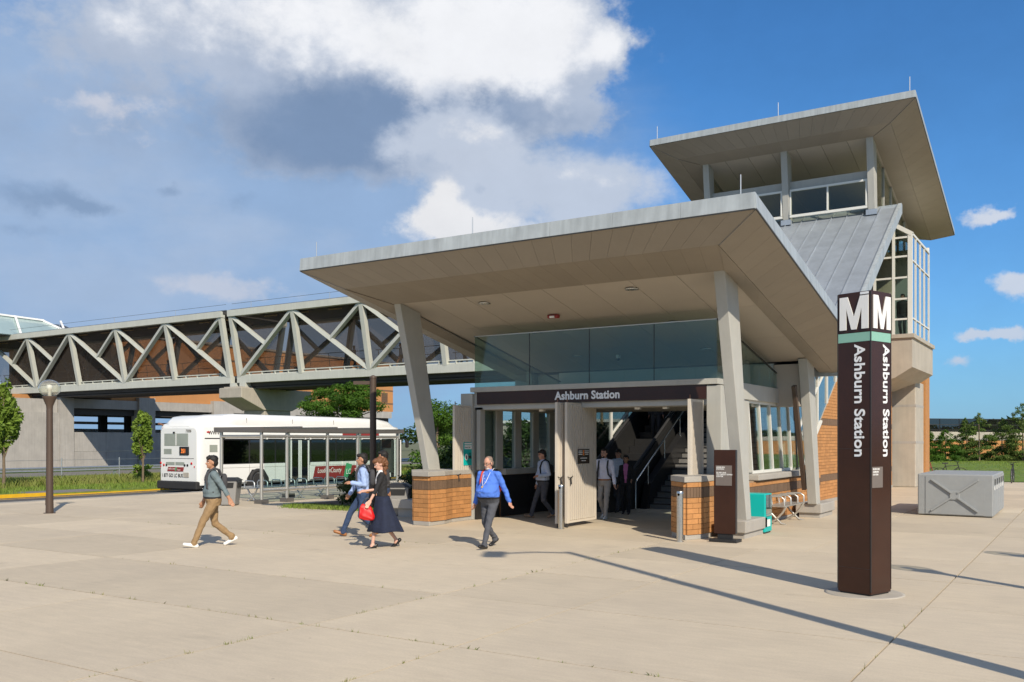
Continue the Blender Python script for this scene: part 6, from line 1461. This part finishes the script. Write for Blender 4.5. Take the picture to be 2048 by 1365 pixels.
mat('c_redstrap', (.55, .06, .03), .8); backpack(p5, 'red backpack on the man in the bright blue shirt', 'c_redstrap', (-1,), (.07, .13, .18), 'c_redstrap')
backpack(p6, 'black shoulder bag on the man behind the middle gates', 'c_black', (1,), (.07, .12, .16)); backpack(p7, 'dark backpack with red straps on the bearded man', 'c_dark', (1, -1), (.07, .13, .18))
# red handbag with chain handle
hbg = thing('handbag', 'red leather handbag hanging from the woman\'s hand', 'handbag', tuple(p3.matrix_basis @ Vector((.33, .16, .62))))
hm = MB().ell((0, 0, 0), (1, 1, 1), 28, 18)
def bagp(x, y, z):
    sx_, sz_ = math.copysign(abs(x)**.45, x), math.copysign(abs(z)**.5, z)
    cr = .012*math.sin(x*9+z*4)+.010*math.sin(z*11-x*6)
    return Vector((.33+(.135+.035*-sz_)*sx_+.015*math.sin(z*3), .165+.055*y*(1.15-.45*sz_)+cr, .70+.15*sz_+.02*math.sin(x*4)))
hm.v = [tuple(p3.matrix_basis @ bagp(x, y, z)) for x, y, z in hm.v]; hm.build('bag_body', 'redfabric', hbg)
MB().tube(at_person(p3, [(.22, .16, .82), (.25, .18, .94), (.30, .18, .98), (.36, .18, .94), (.43, .16, .82)]), .010, 6).build('handle', 'darkmetal', hbg)
MB().tube(at_person(p3, [(.26, .16, .57), (.24, .17, .47), (.32, .18, .44), (.38, .17, .56)]), .006, 6).build('strap', 'black', hbg)
# jacket over the arm
jk = thing('jacket', 'grey jacket draped over the bearded man\'s arm', 'jacket', tuple(p7.matrix_basis @ Vector((.22, -.30, .7))))
jm = MB().ell((0, 0, 0), (1, 1, 1), 16, 12)
jm.v = [tuple(p7.matrix_basis @ Vector((.16+.14*x+.02*math.sin(z*6), -.30+.07*y+.015*math.sin(z*9+x*5), .82+.29*z))) for x, y, z in jm.v]; jm.build('cloth', 'c_jacketgrey', jk)
# lanyard
ly = thing('lanyard', 'pale lanyard with yellow badge on the man in bright blue', 'lanyard', tuple(p5.matrix_basis @ Vector((.2, 0, 1.2))))
MB().tube(at_person(p5, [(-.02, .08, 1.50), (.10, .075, 1.42), (.20, .04, 1.24), (.245, .0, 1.17), (.20, -.04, 1.24), (.10, -.075, 1.42), (-.02, -.08, 1.50)]), .005, 5).build('cord', 'white', ly)
MB().cbox((0, 0, 0), (.008, .05, .03)).build('badge', 'yellow', ly, True).location = Vector(p5.matrix_basis @ Vector((.255, 0, 1.155)))-wloc(ly)
# wrist watch
